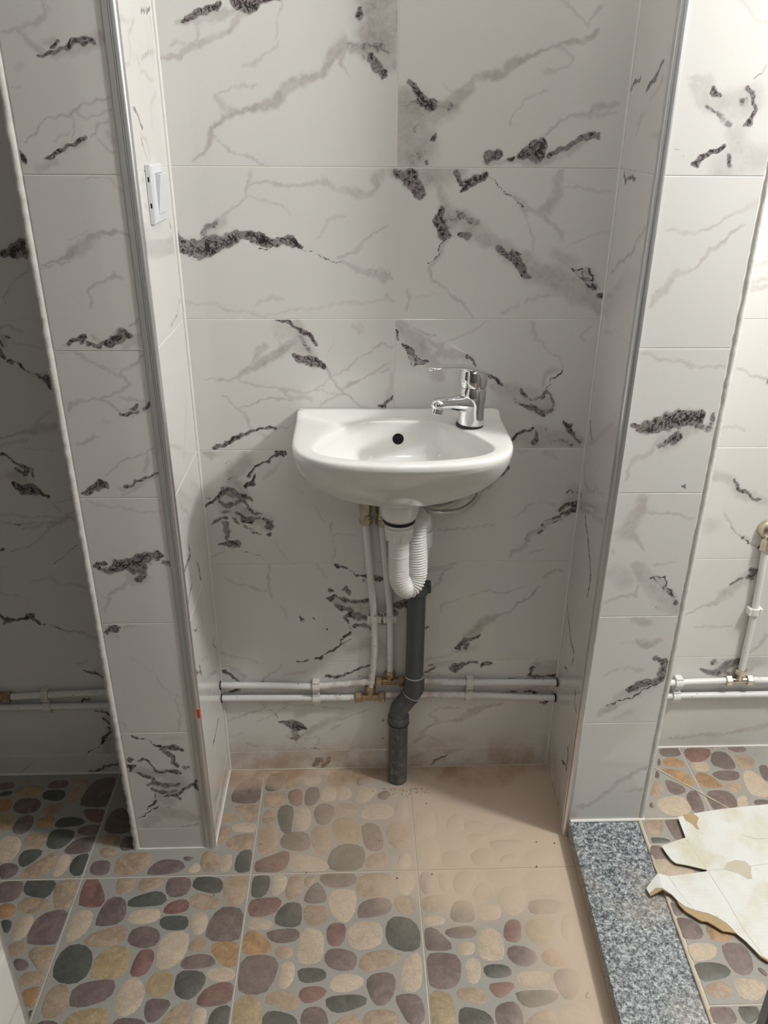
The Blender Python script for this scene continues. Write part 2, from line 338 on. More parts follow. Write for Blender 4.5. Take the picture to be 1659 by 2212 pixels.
VEIN_DATA = '''
@C
D90 108,3627,19 151,3645,27 203,3654,27 245,3672,15
T50 93,3622,19 159,3619,27 221,3637,27 305,3664,15
D100 317,3686,38 351,3673,42 383,3687,29 459,3696,15
T60 12,3496,12 76,3511,16 131,3543,16 195,3570,20 258,3584,20 313,3638,27 345,3660,19
T40 48,3542,10 80,3551,12 141,3538,12 159,3619,10
T40 323,3476,16 354,3481,20 398,3509,10 441,3541,6 469,3692,6
T75 691,3562,36 638,3497,32 605,3456,28 498,3422,29 443,3370,33 388,3341,25 302,3326,21 225,3306,21 180,3272,17 182,3237,25 151,3188,17 103,3147,9
T50 210,3373,25 228,3344,29 281,3330,21
T40 210,3373,10 276,3406,8 361,3421,8
T50 192,3228,6 259,3183,6 323,3159,11 377,3147,9
T50 691,3525,16 690,3480,10 721,3452,4
T90 816,3704,136 816,3634,128 806,3581,109 775,3544,70 733,3544,40
T80 858,3644,98 869,3581,80 859,3527,70 870,3481,41
D80 749,3660,16 754,3643,20
D45 712,3553,40 775,3531,60 806,3545,40 848,3550,50
D90 806,3508,28 827,3481,32 849,3448,25
T80 924,3388,62 958,3331,126 959,3252,150 972,3173,131
T70 915,3282,42 917,3162,43
D95 945,3435,21 967,3407,25 989,3379,33 1033,3355,38
D60 1033,3355,42 1098,3346,25 1130,3349,8
D80 1037,3238,21 1047,3253,17
D40 925,3350,84 990,3331,84
D40 959,3262,85 983,3173,87
D80 1023,3145,13
T75 1034,3312,63 1119,3361,52 1160,3399,37 1190,3442,25 1296,3462,25 1336,3495,29 1387,3523,20 1449,3542,16 1501,3556,12 1584,3570,16 1654,3607,16
T40 1502,3547,10 1568,3524,10 1560,3501,8 1456,3468,8 1509,3473,6
T40 1073,3436,6 1101,3408,8 1118,3380,10
T45 1496,3703,6 1575,3651,8 1611,3616,10 1645,3678,16
T40 1348,3275,6 1349,3333,6 1399,3382,8 1457,3406,12 1479,3404,4
D95 1261,3169,31 1305,3185,26
D90 1340,3165,17 1362,3163,9
D100 1395,3175,26 1449,3196,65 1480,3216,30
T60 1488,3246,11 1528,3296,9 1591,3316,11 1645,3326,17 1675,3355,17 1749,3365,21
T50 1678,3326,21 1753,3332,11
D80 1506,3181,17 1559,3206,22 1612,3232,22 1655,3247,30 1688,3247,22
T60 1240,3154,13 1374,3155,22 1485,3165,44 1572,3191,44 1646,3227,26
T50 321,3128,6 307,3088,9 311,3062,13 297,3015,9 232,2967,11 195,2930,36 153,2898,45
T50 317,3069,11 417,3070,11 539,3060,13 617,3079,18 661,3048,22 750,3033,27 807,3038,22 829,3064,18 818,3090,31 840,3116,26
T40 595,3089,9 617,3074,11
T40 308,3015,7 369,3010,7 424,2989,7 478,2952,4
T35 682,2955,11 636,2942,14 596,2899,9 577,2866,7
T45 864,2911,7 807,2878,11 755,2845,14 737,2806,14 656,2789,12
D100 3,2865,41 28,2832,55 83,2816,60 130,2832,60 200,2849,50 247,2871,46 293,2871,27 348,2855,37 405,2842,32 462,2850,32 502,2833,12
D60 86,2843,14 136,2898,41 166,2919,27
B100 335,2827,0 358,2819,0 404,2827,0
B80 502,2828,0 541,2811,0 610,2784,0 662,2767,0
T60 662,2767,12 725,2745,16 795,2728,28 842,2711,43 883,2711,19
B70 784,2739,0 813,2739,0 819,2711,0
B70 871,2745,0 877,2722,0 892,2707,0
T30 5,2606,10 109,2595,10 202,2571,10 318,2548,10 426,2560,10 533,2577,10 629,2589,10 724,2601,10 855,2612,12
T35 309,2589,10 382,2624,14 429,2618,10
T40 866,2642,12 867,2612,15 890,2601,10
T50 955,2647,12 967,2630,12 950,2583,15 945,2565,7
T25 973,2630,7 1116,2636,5
T70 884,3121,44 974,3112,88 1074,3122,110 1153,3112,55
D90 896,3116,22 952,3091,57 986,3060,40 998,3023,27
D40 1041,3112,88
D80 1136,3107,26 1154,3081,22
D100 1156,3050,13 1188,3071,31 1227,3092,35 1248,3103,31
B90 1260,3098,0 1301,3077,0 1343,3046,0 1373,3020,0 1421,2993,0
T55 1343,3046,11 1421,2993,23 1482,2956,18 1554,2924,14 1594,2869,23
T40 1422,2983,11 1451,2913,9 1478,2869,12 1481,2836,9 1466,2808,5
T60 1568,3125,22 1549,3083,45 1555,3031,32 1525,2983,45 1470,2961,27 1433,2988,14
T35 1580,3057,9 1677,3058,9 1770,3043,9
T65 1077,3050,31 1102,2987,54 1115,2933,82 1185,2912,83 1256,2879,60 1329,2835,56 1415,2780,71 1503,2723,84 1588,2700,87 1689,2654,97 1784,2571,37
D90 1085,2981,23 1069,2938,27 1088,2906,32 1100,2879,37
D55 1115,2933,57 1172,2955,36 1231,2923,32
D80 1199,2868,32 1164,2879,23
B100 1107,2868,0 1085,2829,0 1080,2801,0 1052,2773,0 1035,2759,0
T60 1107,2857,23 1086,2801,23 1047,2745,12 1054,2711,7 1128,2642,7 1177,2607,12 1190,2583,10 1241,2542,7
D80 1318,2824,19 1366,2802,23 1403,2780,28 1430,2746,29 1469,2706,14
D90 1389,2813,19 1413,2802,19
T50 1565,2814,33 1604,2780,47 1642,2757,60
D55 1655,2740,14 1704,2729,53 1733,2689,53 1761,2660,29
D90 1783,2625,29
B100 1637,2744,0 1714,2746,0 1760,2666,0 1722,2677,0 1682,2712,0 1649,2740,0
B90 1692,2735,0 1708,2700,0 1739,2689,0 1776,2631,0
T40 1453,2607,7 1535,2636,15 1595,2630,19 1657,2619,12 1731,2601,12 1784,2571,7
T35 1361,2548,10 1430,2589,7
T30 1610,2836,7 1700,2870,7 1790,2892,7
D90 392,2526,10 422,2523,17 439,2520,17 469,2502,10 492,2481,15 515,2466,22 548,2454,20 562,2423,17
D100 463,2377,10 493,2362,30 517,2349,40 541,2343,38 578,2334,20 596,2327,10
D55 485,2454,25 502,2430,25 531,2393,28
T35 414,2478,62 438,2490,74
T60 481,2514,49 490,2430,75 513,2393,63 530,2368,50
T75 465,2430,37 422,2399,38 359,2362,38 309,2337,44 271,2316,32 233,2297,23 202,2281,15 170,2269,8 90,2263,5 47,2264,3
T55 338,2418,19 300,2381,31 273,2350,13
T40 390,2478,10 385,2454,10 411,2424,12
B45 605,2321,0 613,2286,0 613,2271,0 637,2248,0 643,2239,0
T80 605,2321,10 613,2286,9 613,2271,8 637,2248,9 662,2222,12 668,2206,13 705,2180,8 742,2157,8 780,2134,5
T50 613,2267,8 663,2286,6 719,2333,10 756,2361,6 811,2398,6 857,2426,10 884,2414,5
T60 668,2216,13 706,2248,21 743,2264,10 793,2280,9 830,2314,8 885,2336,6
T45 743,2264,8 811,2286,6 879,2305,8
T60 668,2206,18 624,2184,13 579,2158,13 566,2145,7
T50 587,2235,5 543,2210,8 556,2213,5 612,2206,5 661,2197,8
T40 613,2267,5 588,2242,5 568,2216,4
T50 195,2272,10 218,2253,10 266,2243,12 303,2243,9 352,2230,10 388,2217,13 425,2214,16 457,2223,9 481,2207,10 524,2204,8
T40 419,2204,18 437,2184,16 455,2178,18 486,2184,26 523,2171,18
T60 201,2140,8 254,2146,7 299,2165,7 362,2178,8 405,2181,8 449,2176,7
B50 204,2140,0 248,2146,0
T60 127,2189,5 151,2179,8 179,2150,10 203,2133,13 226,2107,16 244,2084,16 236,2060,12 260,2047,8
B50 151,2179,0 177,2153,0 191,2140,0
D90 81,1943,4 128,1967,7 161,1987,12 194,2000,19 227,2020,16 265,2030,16 291,2033,11 322,2035,11 354,2036,5
B80 114,1960,0 161,1987,0 194,2004,0 227,2020,0 265,2032,0 291,2030,0 323,2037,0 351,2036,0
T50 354,2036,7 418,2046,8 437,2053,5
T40 290,2020,8 314,1993,11 339,1999,7
T40 714,2502,17 744,2478,20 757,2508,12 768,2472,7
T30 635,2448,5 616,2399,5 609,2362,4
D80 830,2136,5 862,2140,8 871,2150,7 893,2179,7
T40 868,2150,13 889,2254,26 888,2292,18
T60 915,2514,25 952,2478,50 989,2441,63 1021,2398,51 1053,2348,45 1092,2291,52 1105,2266,32
D90 913,2472,12 916,2450,12
D60 935,2426,10 953,2411,18 972,2386,38 985,2361,38 1010,2345,32 1041,2342,18
B100 931,2429,0 956,2414,0 993,2392,0 1003,2373,0 1028,2358,0 1050,2339,0 1029,2333,0 979,2333,0 967,2355,0 963,2373,0 947,2398,0 931,2429,0
B100 988,2373,0 998,2336,0 1016,2336,0
T50 976,2502,7 1006,2481,10 1037,2463,12 1062,2453,10 1086,2459,5
B60 1000,2484,0 1037,2463,0 1080,2453,0 1089,2459,0
T45 1117,2438,8 1172,2447,8 1220,2462,8 1267,2493,6 1314,2520,5
T45 1038,2441,18 1100,2417,25 1113,2398,25 1089,2373,32
T45 1111,2435,13 1118,2410,13 1071,2367,18
T40 1132,2373,38 1199,2385,38 1238,2360,32
D90 1218,2373,5 1238,2354,10 1251,2338,15 1261,2323,13
D85 1291,2300,6 1320,2281,9 1343,2268,9 1362,2256,8 1382,2246,7
T50 1345,2233,18 1390,2220,52 1423,2207,79 1455,2194,66
T55 1487,2194,66 1553,2161,107 1606,2147,67
D65 1445,2168,11 1478,2148,19 1505,2134,29 1544,2121,29 1590,2107,30 1614,2127,27 1628,2147,19 1608,2187,19 1581,2203,18 1565,2174,19 1527,2167,19 1486,2200,18 1473,2210,13
D90 1473,2210,11 1493,2197,11 1503,2188,5
D90 1576,2193,11 1590,2206,13
B90 1583,2213,0 1594,2235,0 1609,2242,0 1607,2268,0 1630,2284,0 1655,2315,0
T50 1566,2232,8 1580,2277,18 1603,2303,18 1640,2312,8
B60 1602,2087,0 1604,2060,0 1613,2043,0
T50 1491,2514,10 1506,2477,13 1522,2441,10 1555,2410,10 1596,2379,8 1635,2353,5 1651,2322,4
T50 1754,2508,7 1729,2465,18 1725,2446,15 1739,2428,6
D100 1452,1986,22 1467,2000,16 1489,2017,14 1527,2020,16 1539,2030,7
T60 1460,1973,41 1505,1979,82 1569,1986,96 1635,1978,83 1700,1985,96 1767,1964,55
D75 1551,2006,14 1560,1979,19 1552,1958,14
D100 1685,2060,16 1707,2040,33 1723,2005,30 1745,1985,16 1773,1967,14
D50 1663,1965,22 1722,1957,22
D60 1605,2020,14
D100 7,1640,9 38,1665,14 72,1691,9 106,1722,8 120,1734,6
B90 114,1791,0 138,1796,0 164,1802,0
B60 124,1858,0 144,1872,0 162,1878,0
B100 216,1796,0 238,1821,0 271,1849,0 297,1863,0 319,1874,0 335,1890,0 367,1907,0 397,1904,0
D80 221,1798,9 254,1835,11 292,1860,10 321,1876,8 351,1900,8 392,1907,7
D100 362,1916,9 380,1919,11 398,1918,7
D100 213,1753,11 226,1761,16 240,1767,9
D80 247,1804,11 240,1776,11
B90 217,1744,0 216,1713,0
B90 253,1815,0 246,1787,0 219,1764,0
T75 227,1888,66 193,1849,66 165,1816,67 137,1782,56 175,1736,68 194,1707,68 140,1690,91 91,1667,68 135,1620,69 229,1595,69 290,1559,70
D70 103,1748,16 127,1731,22 158,1725,16
D70 77,1690,11 121,1713,23 162,1707,34 204,1695,34 234,1677,25
D75 81,1667,23 111,1655,23 137,1655,28 181,1678,23 210,1643,16
D80 210,1631,16 240,1613,18 272,1607,14
D60 87,1620,23 124,1620,23
D75 160,1608,16 191,1589,18 228,1583,21 260,1583,16
D95 90,1587,16 105,1581,9
D90 142,1572,21 162,1560,12
D95 190,1572,18 205,1565,14 226,1562,9
D65 39,1555,16 67,1573,29 90,1584,23
D70 98,1555,23 106,1518,29 106,1482,29
D80 62,1443,17 89,1445,29 121,1439,41 149,1445,30 159,1445,12
B80 158,1420,0 179,1410,0 210,1385,0 242,1376,0 263,1366,0 281,1345,0
D85 280,1571,12 301,1559,29 322,1558,23 310,1534,23 289,1538,16
D100 300,1498,21
D65 183,1554,9 208,1529,14 234,1505,23 260,1502,12
T50 24,1917,15 55,1912,33 91,1917,22 117,1922,15
D60 25,1691,16
T50 7,1366,12 51,1378,10 80,1402,6
T35 322,1449,5 342,1418,7 362,1380,7 382,1344,6
T35 427,1763,7 447,1734,9 478,1710,6
T45 534,1651,5 544,1616,6 564,1583,6 585,1556,5
T50 617,1555,6 603,1525,11 611,1495,7 612,1433,7 617,1396,7 610,1340,6
T40 616,1495,6 654,1498,7 686,1485,7 730,1478,6
T35 392,1898,15 364,1859,15 315,1809,18 293,1787,11
D80 1444,1852,9 1432,1829,18 1413,1807,20 1398,1790,11
T80 1413,1801,23 1383,1773,28 1353,1744,29 1322,1721,18
T50 1261,1680,23 1291,1704,23
T40 1473,1914,11 1509,1919,9 1541,1922,6
T50 1605,1907,16 1642,1904,22 1675,1884,9
D95 1709,1611,16 1723,1629,16 1738,1641,19 1770,1646,29 1789,1628,29
D100 1722,1587,12 1749,1593,26 1775,1605,23
T60 1697,1617,23 1751,1623,70 1773,1676,58 1763,1711,58
B90 1722,1587,0 1680,1569,0 1649,1557,0 1631,1539,0 1624,1524,0 1641,1524,0
B80 1745,1575,0 1704,1551,0 1668,1527,0 1644,1518,0
T60 1702,1569,30 1666,1545,30 1631,1509,30 1589,1491,24 1565,1448,24
D70 1686,1563,17 1713,1575,17
D80 1634,1536,14
D70 1630,1494,11 1612,1485,11
B80 1573,1488,0 1559,1454,0 1541,1436,0
T55 1582,1448,19 1541,1405,17 1499,1374,15 1479,1349,10
T40 1582,1379,17 1620,1391,12 1654,1391,7
B80 1732,1700,0 1742,1712,0 1755,1709,0 1756,1732,0
B80 1755,1709,0 1761,1682,0
B80 1758,1709,0 1785,1711,0
T50 1473,1571,7 1511,1577,7 1534,1619,16 1538,1637,7 1569,1654,6 1596,1657,5 1651,1647,9 1684,1638,12
T50 1117,1502,7 1171,1514,11 1220,1525,11 1247,1519,8 1302,1518,8 1334,1527,6 1372,1539,7 1404,1542,5
D80 1091,1557,9 1083,1548,6
T50 293,1333,8 287,1274,8 291,1231,11 294,1174,12 298,1145,14 288,1127,8
T45 58,1252,5 93,1237,9 152,1212,12 206,1193,12 248,1178,10 291,1181,8
T45 339,1094,7 356,1057,8 366,1020,6
T40 520,1327,5 546,1298,8 563,1256,11 575,1231,5
B80 436,1048,0 438,1018,0 443,985,0 456,981,0 453,1003,0
B60 436,1048,0 482,1021,0
D70 444,996,11
D80 502,1003,8
D80 574,936,9
D90 623,1329,7 644,1308,8 668,1297,7
B80 623,1329,0 641,1308,0 668,1297,0 695,1290,0 719,1261,0 744,1257,0
D90 722,1261,9 747,1257,12 784,1250,19 845,1242,24 820,1239,11
D60 759,1222,19
D100 598,1181,19 601,1173,14
D90 579,1130,19 597,1126,30 616,1137,22 597,1108,17
D85 648,1173,14 672,1187,22 684,1162,27
D85 634,1126,14 665,1118,17 706,1110,25 727,1106,19 758,1106,28 790,1102,19
T70 634,1104,41 696,1089,56 771,1073,84 852,1064,112 941,1026,113 948,935,86 944,781,73
D75 621,1090,17 652,1071,25 689,1059,28 695,1029,22 670,1007,22 682,985,17
D65 714,1022,42 758,1014,42 789,998,28 834,990,42 922,981,28
D65 714,962,28 758,957,28 789,938,20
D100 921,1078,28 946,1085,35 971,1092,42
D80 922,1034,28
B100 688,962,0 691,924,0 669,909,0 675,898,0 649,872,0 636,833,0
D100 685,913,20 662,894,11
B100 690,879,0 661,848,0 623,826,0 577,791,0 551,768,0 505,757,0
D80 629,829,10 577,791,9
D100 502,754,7 521,755,12 544,761,6
D80 408,742,9 434,741,9 466,744,7
B40 280,742,0 434,740,0 621,740,0
T55 693,817,72 757,847,72 821,846,87 886,798,88
B60 729,870,0 757,877,0 789,885,0
B50 738,796,0 776,807,0
T45 2,797,9 84,780,10 134,764,9 209,743,7
T45 1074,1289,21 1120,1295,32 1167,1301,26 1213,1321,13
T55 1191,1294,18 1157,1268,13 1146,1241,12 1124,1200,14 1101,1166,21 1078,1145,21
B70 1160,1264,0 1143,1241,0 1152,1234,0 1129,1203,0
T50 1299,1132,7 1352,1148,8 1393,1158,8 1460,1150,13 1507,1157,11 1542,1170,8 1577,1184,7
T50 1159,1039,12 1155,1067,9 1181,1095,11 1222,1112,9 1269,1129,5
T50 1752,1277,7 1712,1264,13 1684,1244,18 1656,1234,8
T80 1654,1186,7 1617,1138,9 1577,1107,12 1543,1083,11 1516,1044,11 1487,1027,11 1445,1013,18 1398,985,38 1370,957,41 1335,921,47 1306,885,41
D90 1361,891,11 1332,870,19 1295,863,35 1271,845,36 1248,823,19 1255,804,11
D100 1292,811,28 1309,833,17
T50 1292,804,42 1237,790,20
T40 1335,811,42
D70 1084,936,19 1102,947,5
T40 1226,767,14 1139,754,11 1090,747,8
D85 8,696,11 20,684,22 37,665,11 60,649,8 95,621,8
B80 9,699,0 31,669,0 95,621,0
T60 23,729,8 65,710,11 100,682,14 134,651,23 120,629,17
T40 64,698,20 92,660,42
T60 329,716,6 284,679,10 251,645,11 206,612,7
B60 284,679,0 238,634,0 206,613,0
T35 326,655,14 382,658,20 445,672,11
D100 555,640,10 586,637,7 624,642,10 655,653,13 693,675,11 736,694,8 786,704,6
D80 724,633,11
D90 53,549,17 84,556,20 40,545,9
T50 198,479,9 228,458,16 221,446,13 169,420,10 104,393,10 38,354,9 5,342,7
T40 235,470,7 298,461,9 361,460,7
B80 252,430,0 270,405,0 288,389,0 287,365,0 295,344,0 324,339,0
T45 295,397,9 243,374,9 177,339,10
T45 289,405,7 322,436,7 361,460,6
D95 298,342,9 330,331,21 355,322,42 380,314,51 399,305,51 424,292,18 437,284,7
D65 379,273,37 377,231,53 396,231,45 344,223,18 332,245,18
B90 351,223,0 388,189,0 432,154,0 465,145,0 504,140,0
T60 429,247,21 456,263,30 495,295,30 548,335,37 599,350,27 644,361,12 696,380,9 754,403,9 798,406,7
T50 618,308,21 579,285,21
T45 435,221,11 494,237,9 519,219,11 498,178,14 465,153,11
T40 361,460,7 456,450,10 519,448,9 582,431,10 645,422,9
T40 -3,244,9 42,239,7 95,262,7
T40 110,195,15 147,169,18 179,169,12
D90 474,16,19 494,41,34 508,67,31 521,49,25 502,76,9
D90 533,14,22 547,40,19 554,66,14 561,79,8
T50 494,33,62 527,23,47
T40 582,108,11 661,123,9
D90 859,212,9
D90 866,332,7
D80 1097,706,7 1128,711,6
D85 1086,657,14 1105,664,10 1123,675,13 1142,686,9
D100 1223,685,28 1248,684,50 1278,703,40 1309,718,20
D95 1328,717,11 1346,719,17 1362,717,8
D90 1385,697,11 1409,712,20 1434,715,11
B70 1083,649,0 1156,648,0 1212,643,0
T50 1141,698,35 1185,708,35 1234,715,28
D95 1648,639,20 1652,662,20 1670,677,14
D65 1643,623,23 1680,626,20 1732,622,20 1795,620,20
D100 1662,732,9 1683,733,9
T70 1680,700,43 1709,661,101 1765,667,115
B80 1514,610,0 1638,608,0
T60 1530,523,20 1593,538,20 1657,537,29 1753,535,44
D85 1561,527,9 1574,527,9
D85 1632,521,13 1658,517,13 1694,512,13
D50 1786,518,29
D90 1730,440,10 1749,439,18 1755,447,12
T65 1528,460,9 1504,436,21 1459,433,18 1408,422,21 1377,398,37 1340,375,37 1302,347,30 1278,327,15 1219,318,10 1174,313,11 1129,301,14 1091,273,17 1072,249,21 1092,223,18 1061,190,21 1028,166,15
T50 1167,325,30 1154,346,15 1121,363,10 1120,379,10 1164,411,13 1228,418,10 1292,424,7
T50 1106,223,9 1172,196,8 1213,157,9 1247,131,8
D80 1132,13,9 1151,34,12 1177,59,9 1216,80,8
B70 1132,15,0 1164,47,0 1223,84,0
T40 1030,72,31 1083,88,39 1136,86,39
T40 1222,93,31 1268,118,31 1307,125,22
B60 1017,63,0 1057,75,0
D100 -738,2787,19 -722,2791,17 -698,2798,23 -669,2809,39 -641,2817,46 -606,2817,54
D100 -699,2791,19 -677,2787,16
T60 -617,2757,11 -635,2723,11 -663,2700,8 -703,2673,6 -718,2654,6 -739,2607,6 -730,2591,5
T50 -780,2500,11 -751,2508,11 -731,2487,12 -689,2475,7
D95 -792,2439,12 -789,2414,12
D90 -754,2451,10
D95 -802,2389,17 -797,2373,12
T50 -769,2455,25 -773,2414,25
T50 -737,2434,7 -675,2422,7 -623,2397,8
D95 -780,2357,8 -758,2348,12 -765,2338,10
B90 -779,2362,0 -731,2338,0 -716,2318,0 -689,2305,0
D90 -734,2338,6 -723,2330,8 -716,2318,5
D85 -657,2295,7 -651,2275,12 -633,2273,20 -616,2257,30 -607,2237,20
T50 -689,2305,14 -650,2285,30 -620,2262,40
T65 -880,1998,8 -828,2009,15 -776,2019,15 -736,2024,26 -693,2040,32 -653,2045,32 -604,2066,17
T40 -739,2035,15 -698,2067,21 -664,2093,15 -639,2124,8
T50 -887,1961,9 -825,1971,11 -758,1987,15
T40 -789,1955,7 -716,1938,7 -617,1932,6
D95 -897,1912,10 -871,1914,10 -854,1901,6 -837,1884,10 -816,1862,13 -798,1850,15 -779,1845,10
D75 -844,1845,17 -822,1828,22 -814,1817,15 -786,1834,22 -763,1845,15 -759,1811,13
D100 -864,1772,9 -836,1755,28 -813,1744,50 -787,1743,55 -764,1729,33 -730,1717,13 -711,1708,7
T50 -865,1817,44 -817,1800,55
B80 -711,1708,0 -702,1685,0 -701,1662,0 -680,1647,0
T80 -706,1671,7 -703,1652,9 -672,1633,9
T50 -703,1655,9 -648,1674,7 -599,1696,7
T50 -958,1606,7 -900,1609,7 -854,1608,10 -822,1595,9 -759,1598,9 -696,1594,9 -649,1603,13 -609,1632,9
T60 -597,1567,11 -638,1600,13 -688,1574,18 -738,1549,13 -780,1509,11 -798,1476,9 -849,1450,8 -937,1418,6 -995,1420,8
T50 -965,1570,9 -880,1564,8 -851,1563,15 -805,1562,13
T50 -863,1533,13 -809,1539,11 -771,1562,9 -687,1581,9
D90 -995,1420,6 -983,1419,8
D80 -891,1565,6 -877,1564,6
B80 -602,1458,0 -642,1428,0 -669,1408,0 -711,1367,0 -751,1337,0
T40 -881,1245,9 -820,1248,9 -776,1265,9 -746,1229,15 -675,1225,13 -605,1209,19
T40 -1041,1191,7 -985,1168,7 -918,1139,7
D100 -1085,1058,11 -1068,1054,12 -1052,1039,15 -1037,1024,30 -1013,1024,19 -982,1023,12 -946,1023,15 -918,1041,30 -897,1022,16 -876,1003,7
D90 -1053,1006,16
B80 -898,1015,0 -836,984,0 -778,961,0 -718,951,0
T60 -876,1003,10 -778,961,12 -719,949,10 -649,921,17 -612,913,17
T40 -684,769,10 -727,738,10
D90 -696,705,6 -683,692,9 -655,679,7 -622,666,6 -606,653,6
T40 -644,685,46
D95 -747,504,9 -725,513,19 -705,509,16
D80 -685,439,5 -655,437,8 -636,423,11 -619,403,8
D95 -648,378,17 -634,371,19 -621,351,12
D95 -630,324,10 -633,284,17 -655,257,17 -670,224,12 -684,204,9
B90 -631,243,0 -684,204,0 -743,157,0 -785,123,0 -823,117,0 -892,112,0
T60 -608,403,48 -613,337,48 -637,202,61 -673,134,62 -727,122,37
D85 -613,70,9 -674,50,9 -720,23,11 -761,3,10 -799,-3,6 -848,-5,6
T60 -1082,82,9 -1140,27,11 -1215,-35,9
T40 -691,8,63
@LF
T50 -224,3620,8 -216,3600,9 -212,3588,8 -233,3568,11 -265,3550,11 -305,3539,11 -364,3535,9
T40 -206,3620,5 -198,3588,8
T60 -307,3529,11 -280,3514,22 -249,3494,17 -234,3478,17
T60 -211,3473,23 -168,3484,23 -123,3495,28 -91,3511,34 -50,3531,28
T50 -228,3514,22 -204,3515,17
D80 -255,3474,4 -235,3472,10 -211,3476,11 -192,3483,6 -173,3489,4
D100 -210,3497,6 -204,3498,7 -193,3510,4
D100 -174,3488,4 -161,3493,8 -148,3501,5 -132,3509,4 -120,3512,3 -102,3510,4 -87,3518,3
D90 -46,3517,6
T50 -214,3460,11 -203,3455,8
T40 -361,3382,5 -347,3380,5 -320,3380,3
T25 -322,3446,23
T65 -44,3359,8 -75,3358,7 -106,3349,8 -138,3336,8 -169,3316,8 -192,3305,8 -230,3294,6 -261,3288,6 -284,3277,6 -307,3252,6 -329,3232,7 -345,3215,7
T60 -165,3319,9 -152,3308,9 -126,3300,8 -100,3306,7 -75,3311,7 -46,3323,6
T40 -180,3302,6 -189,3283,5 -185,3252,6 -187,3241,4
T40 -252,3235,8 -226,3247,8 -199,3258,6
T60 -77,3281,7 -100,3270,7 -109,3247,8 -133,3233,8
T50 -99,3231,6 -80,3217,8 -55,3197,9
T50 -68,3253,12 -59,3231,18
D100 -369,3189,9 -362,3178,18 -365,3169,16
D90 -277,3178,6 -266,3190,9 -246,3196,5 -233,3204,10 -217,3206,11 -200,3213,8 -185,3216,8 -164,3230,11 -154,3236,5
T40 -214,3207,30 -163,3219,24
T40 -265,3161,25 -317,3144,25
T40 -182,3114,4 -134,3119,6 -100,3117,7 -80,3103,7 -49,3079,7
T70 -359,2838,7 -332,2845,9 -298,2851,15 -264,2857,20 -242,2876,39 -212,2899,39 -180,2917,29 -146,2933,16 -112,2942,9 -86,2949,9 -63,2950,8 -42,2940,9
T60 -361,2825,7 -321,2833,6 -264,2838,6
B60 -359,2838,0 -332,2844,0
T40 -250,2925,4 -209,2939,4 -172,2955,4
T60 -84,2790,6 -100,2795,9 -115,2803,11 -134,2787,9 -163,2771,9 -195,2757,8 -213,2744,8 -214,2718,8 -216,2695,11
D90 -310,2558,5 -291,2569,14 -273,2576,18 -255,2582,8 -269,2558,10
D90 -246,2553,5
D100 -232,2556,5 -218,2555,10 -197,2556,6
D100 -183,2565,10 -161,2572,21 -132,2586,39 -110,2596,42 -93,2593,28 -81,2586,14
D90 -167,2555,14 -139,2562,14
T80 -227,2586,8 -208,2575,11 -189,2565,7
T70 -79,2627,11 -59,2647,8 -39,2674,6
T60 -71,2582,14 -43,2589,8
T60 -62,2568,35 -116,2548,28
T40 -350,2541,6 -321,2555,8
T50 -368,2523,6 -287,2526,8 -257,2508,8 -225,2481,8 -188,2453,8 -149,2443,9
T60 -45,2524,8 -68,2504,8 -95,2479,10 -130,2462,10 -144,2449,10 -133,2441,10 -119,2419,12 -109,2402,9 -149,2381,12 -185,2359,10 -228,2353,9 -260,2355,8 -304,2342,9 -339,2329,12 -363,2307,9
T50 -228,2346,9 -202,2329,12 -168,2307,12 -148,2293,11
T50 -153,2350,12 -103,2350,12 -50,2341,9
T40 -66,2315,44 -117,2306,44
D80 -157,2291,6 -132,2293,9 -106,2295,8
D95 -114,2313,8 -105,2320,6 -98,2328,4
D100 -78,2306,8 -62,2313,8 -40,2325,4
T50 -117,2275,11
T30 -232,2267,12 -207,2262,9 -250,2254,5
T50 -339,2168,8 -303,2186,10 -282,2209,10 -271,2200,11 -255,2195,6
T60 -248,2037,8 -221,2070,8 -202,2088,8 -174,2105,8 -125,2111,8 -94,2125,8 -57,2143,8 -43,2150,5
T50 -58,2139,9 -38,2120,7
T50 -97,2059,13 -94,2088,13 -81,2120,9
D100 -355,1961,9 -327,1970,19 -298,1989,36 -279,1999,36 -262,1994,26 -289,2018,17
D90 -342,1956,7 -316,1958,7
D80 -180,1993,8 -166,1998,8 -142,2017,13 -119,2021,15 -97,2026,11 -69,2040,13 -56,2045,8
T40 -194,1984,19 -126,2002,38 -65,2035,28
T40 -198,1954,9 -152,1974,13 -105,1997,11
T40 -351,1928,7 -328,1919,9 -276,1913,7 -244,1900,7 -182,1888,7 -47,1873,6
D80 -352,1627,13 -334,1616,20 -295,1609,31
D100 -294,1615,29 -261,1632,47 -220,1638,51 -178,1654,51 -136,1666,46 -100,1677,29 -79,1679,13
D65 -77,1653,16 -53,1641,33 -41,1618,16 -39,1682,15
D90 -346,1639,10 -316,1639,10
D75 -199,1602,28 -173,1608,28 -151,1625,22 -184,1566,23 -160,1596,18
T50 -229,1567,16 -209,1567,45 -172,1578,56
T60 -230,1561,10 -249,1537,12 -288,1508,12 -317,1484,10 -332,1454,10 -346,1430,13 -341,1405,7
T40 -359,1479,7 -329,1472,8
D100 -337,1329,8 -318,1331,11 -300,1331,6
D90 -361,1305,5 -346,1314,6 -304,1315,6
T35 -337,1305,47 -309,1279,24
T50 -281,1332,8 -218,1334,7
T35 -278,1167,5 -249,1137,5 -226,1131,5 -196,1107,4 -165,1083,4
T50 -163,1053,5 -157,1029,8 -137,992,7 -107,955,6
T50 -86,960,7 -102,930,11 -98,899,7 -93,848,8 -90,810,9 -97,759,7
T45 -92,905,6 -58,904,6
T40 -367,829,7 -335,771,7
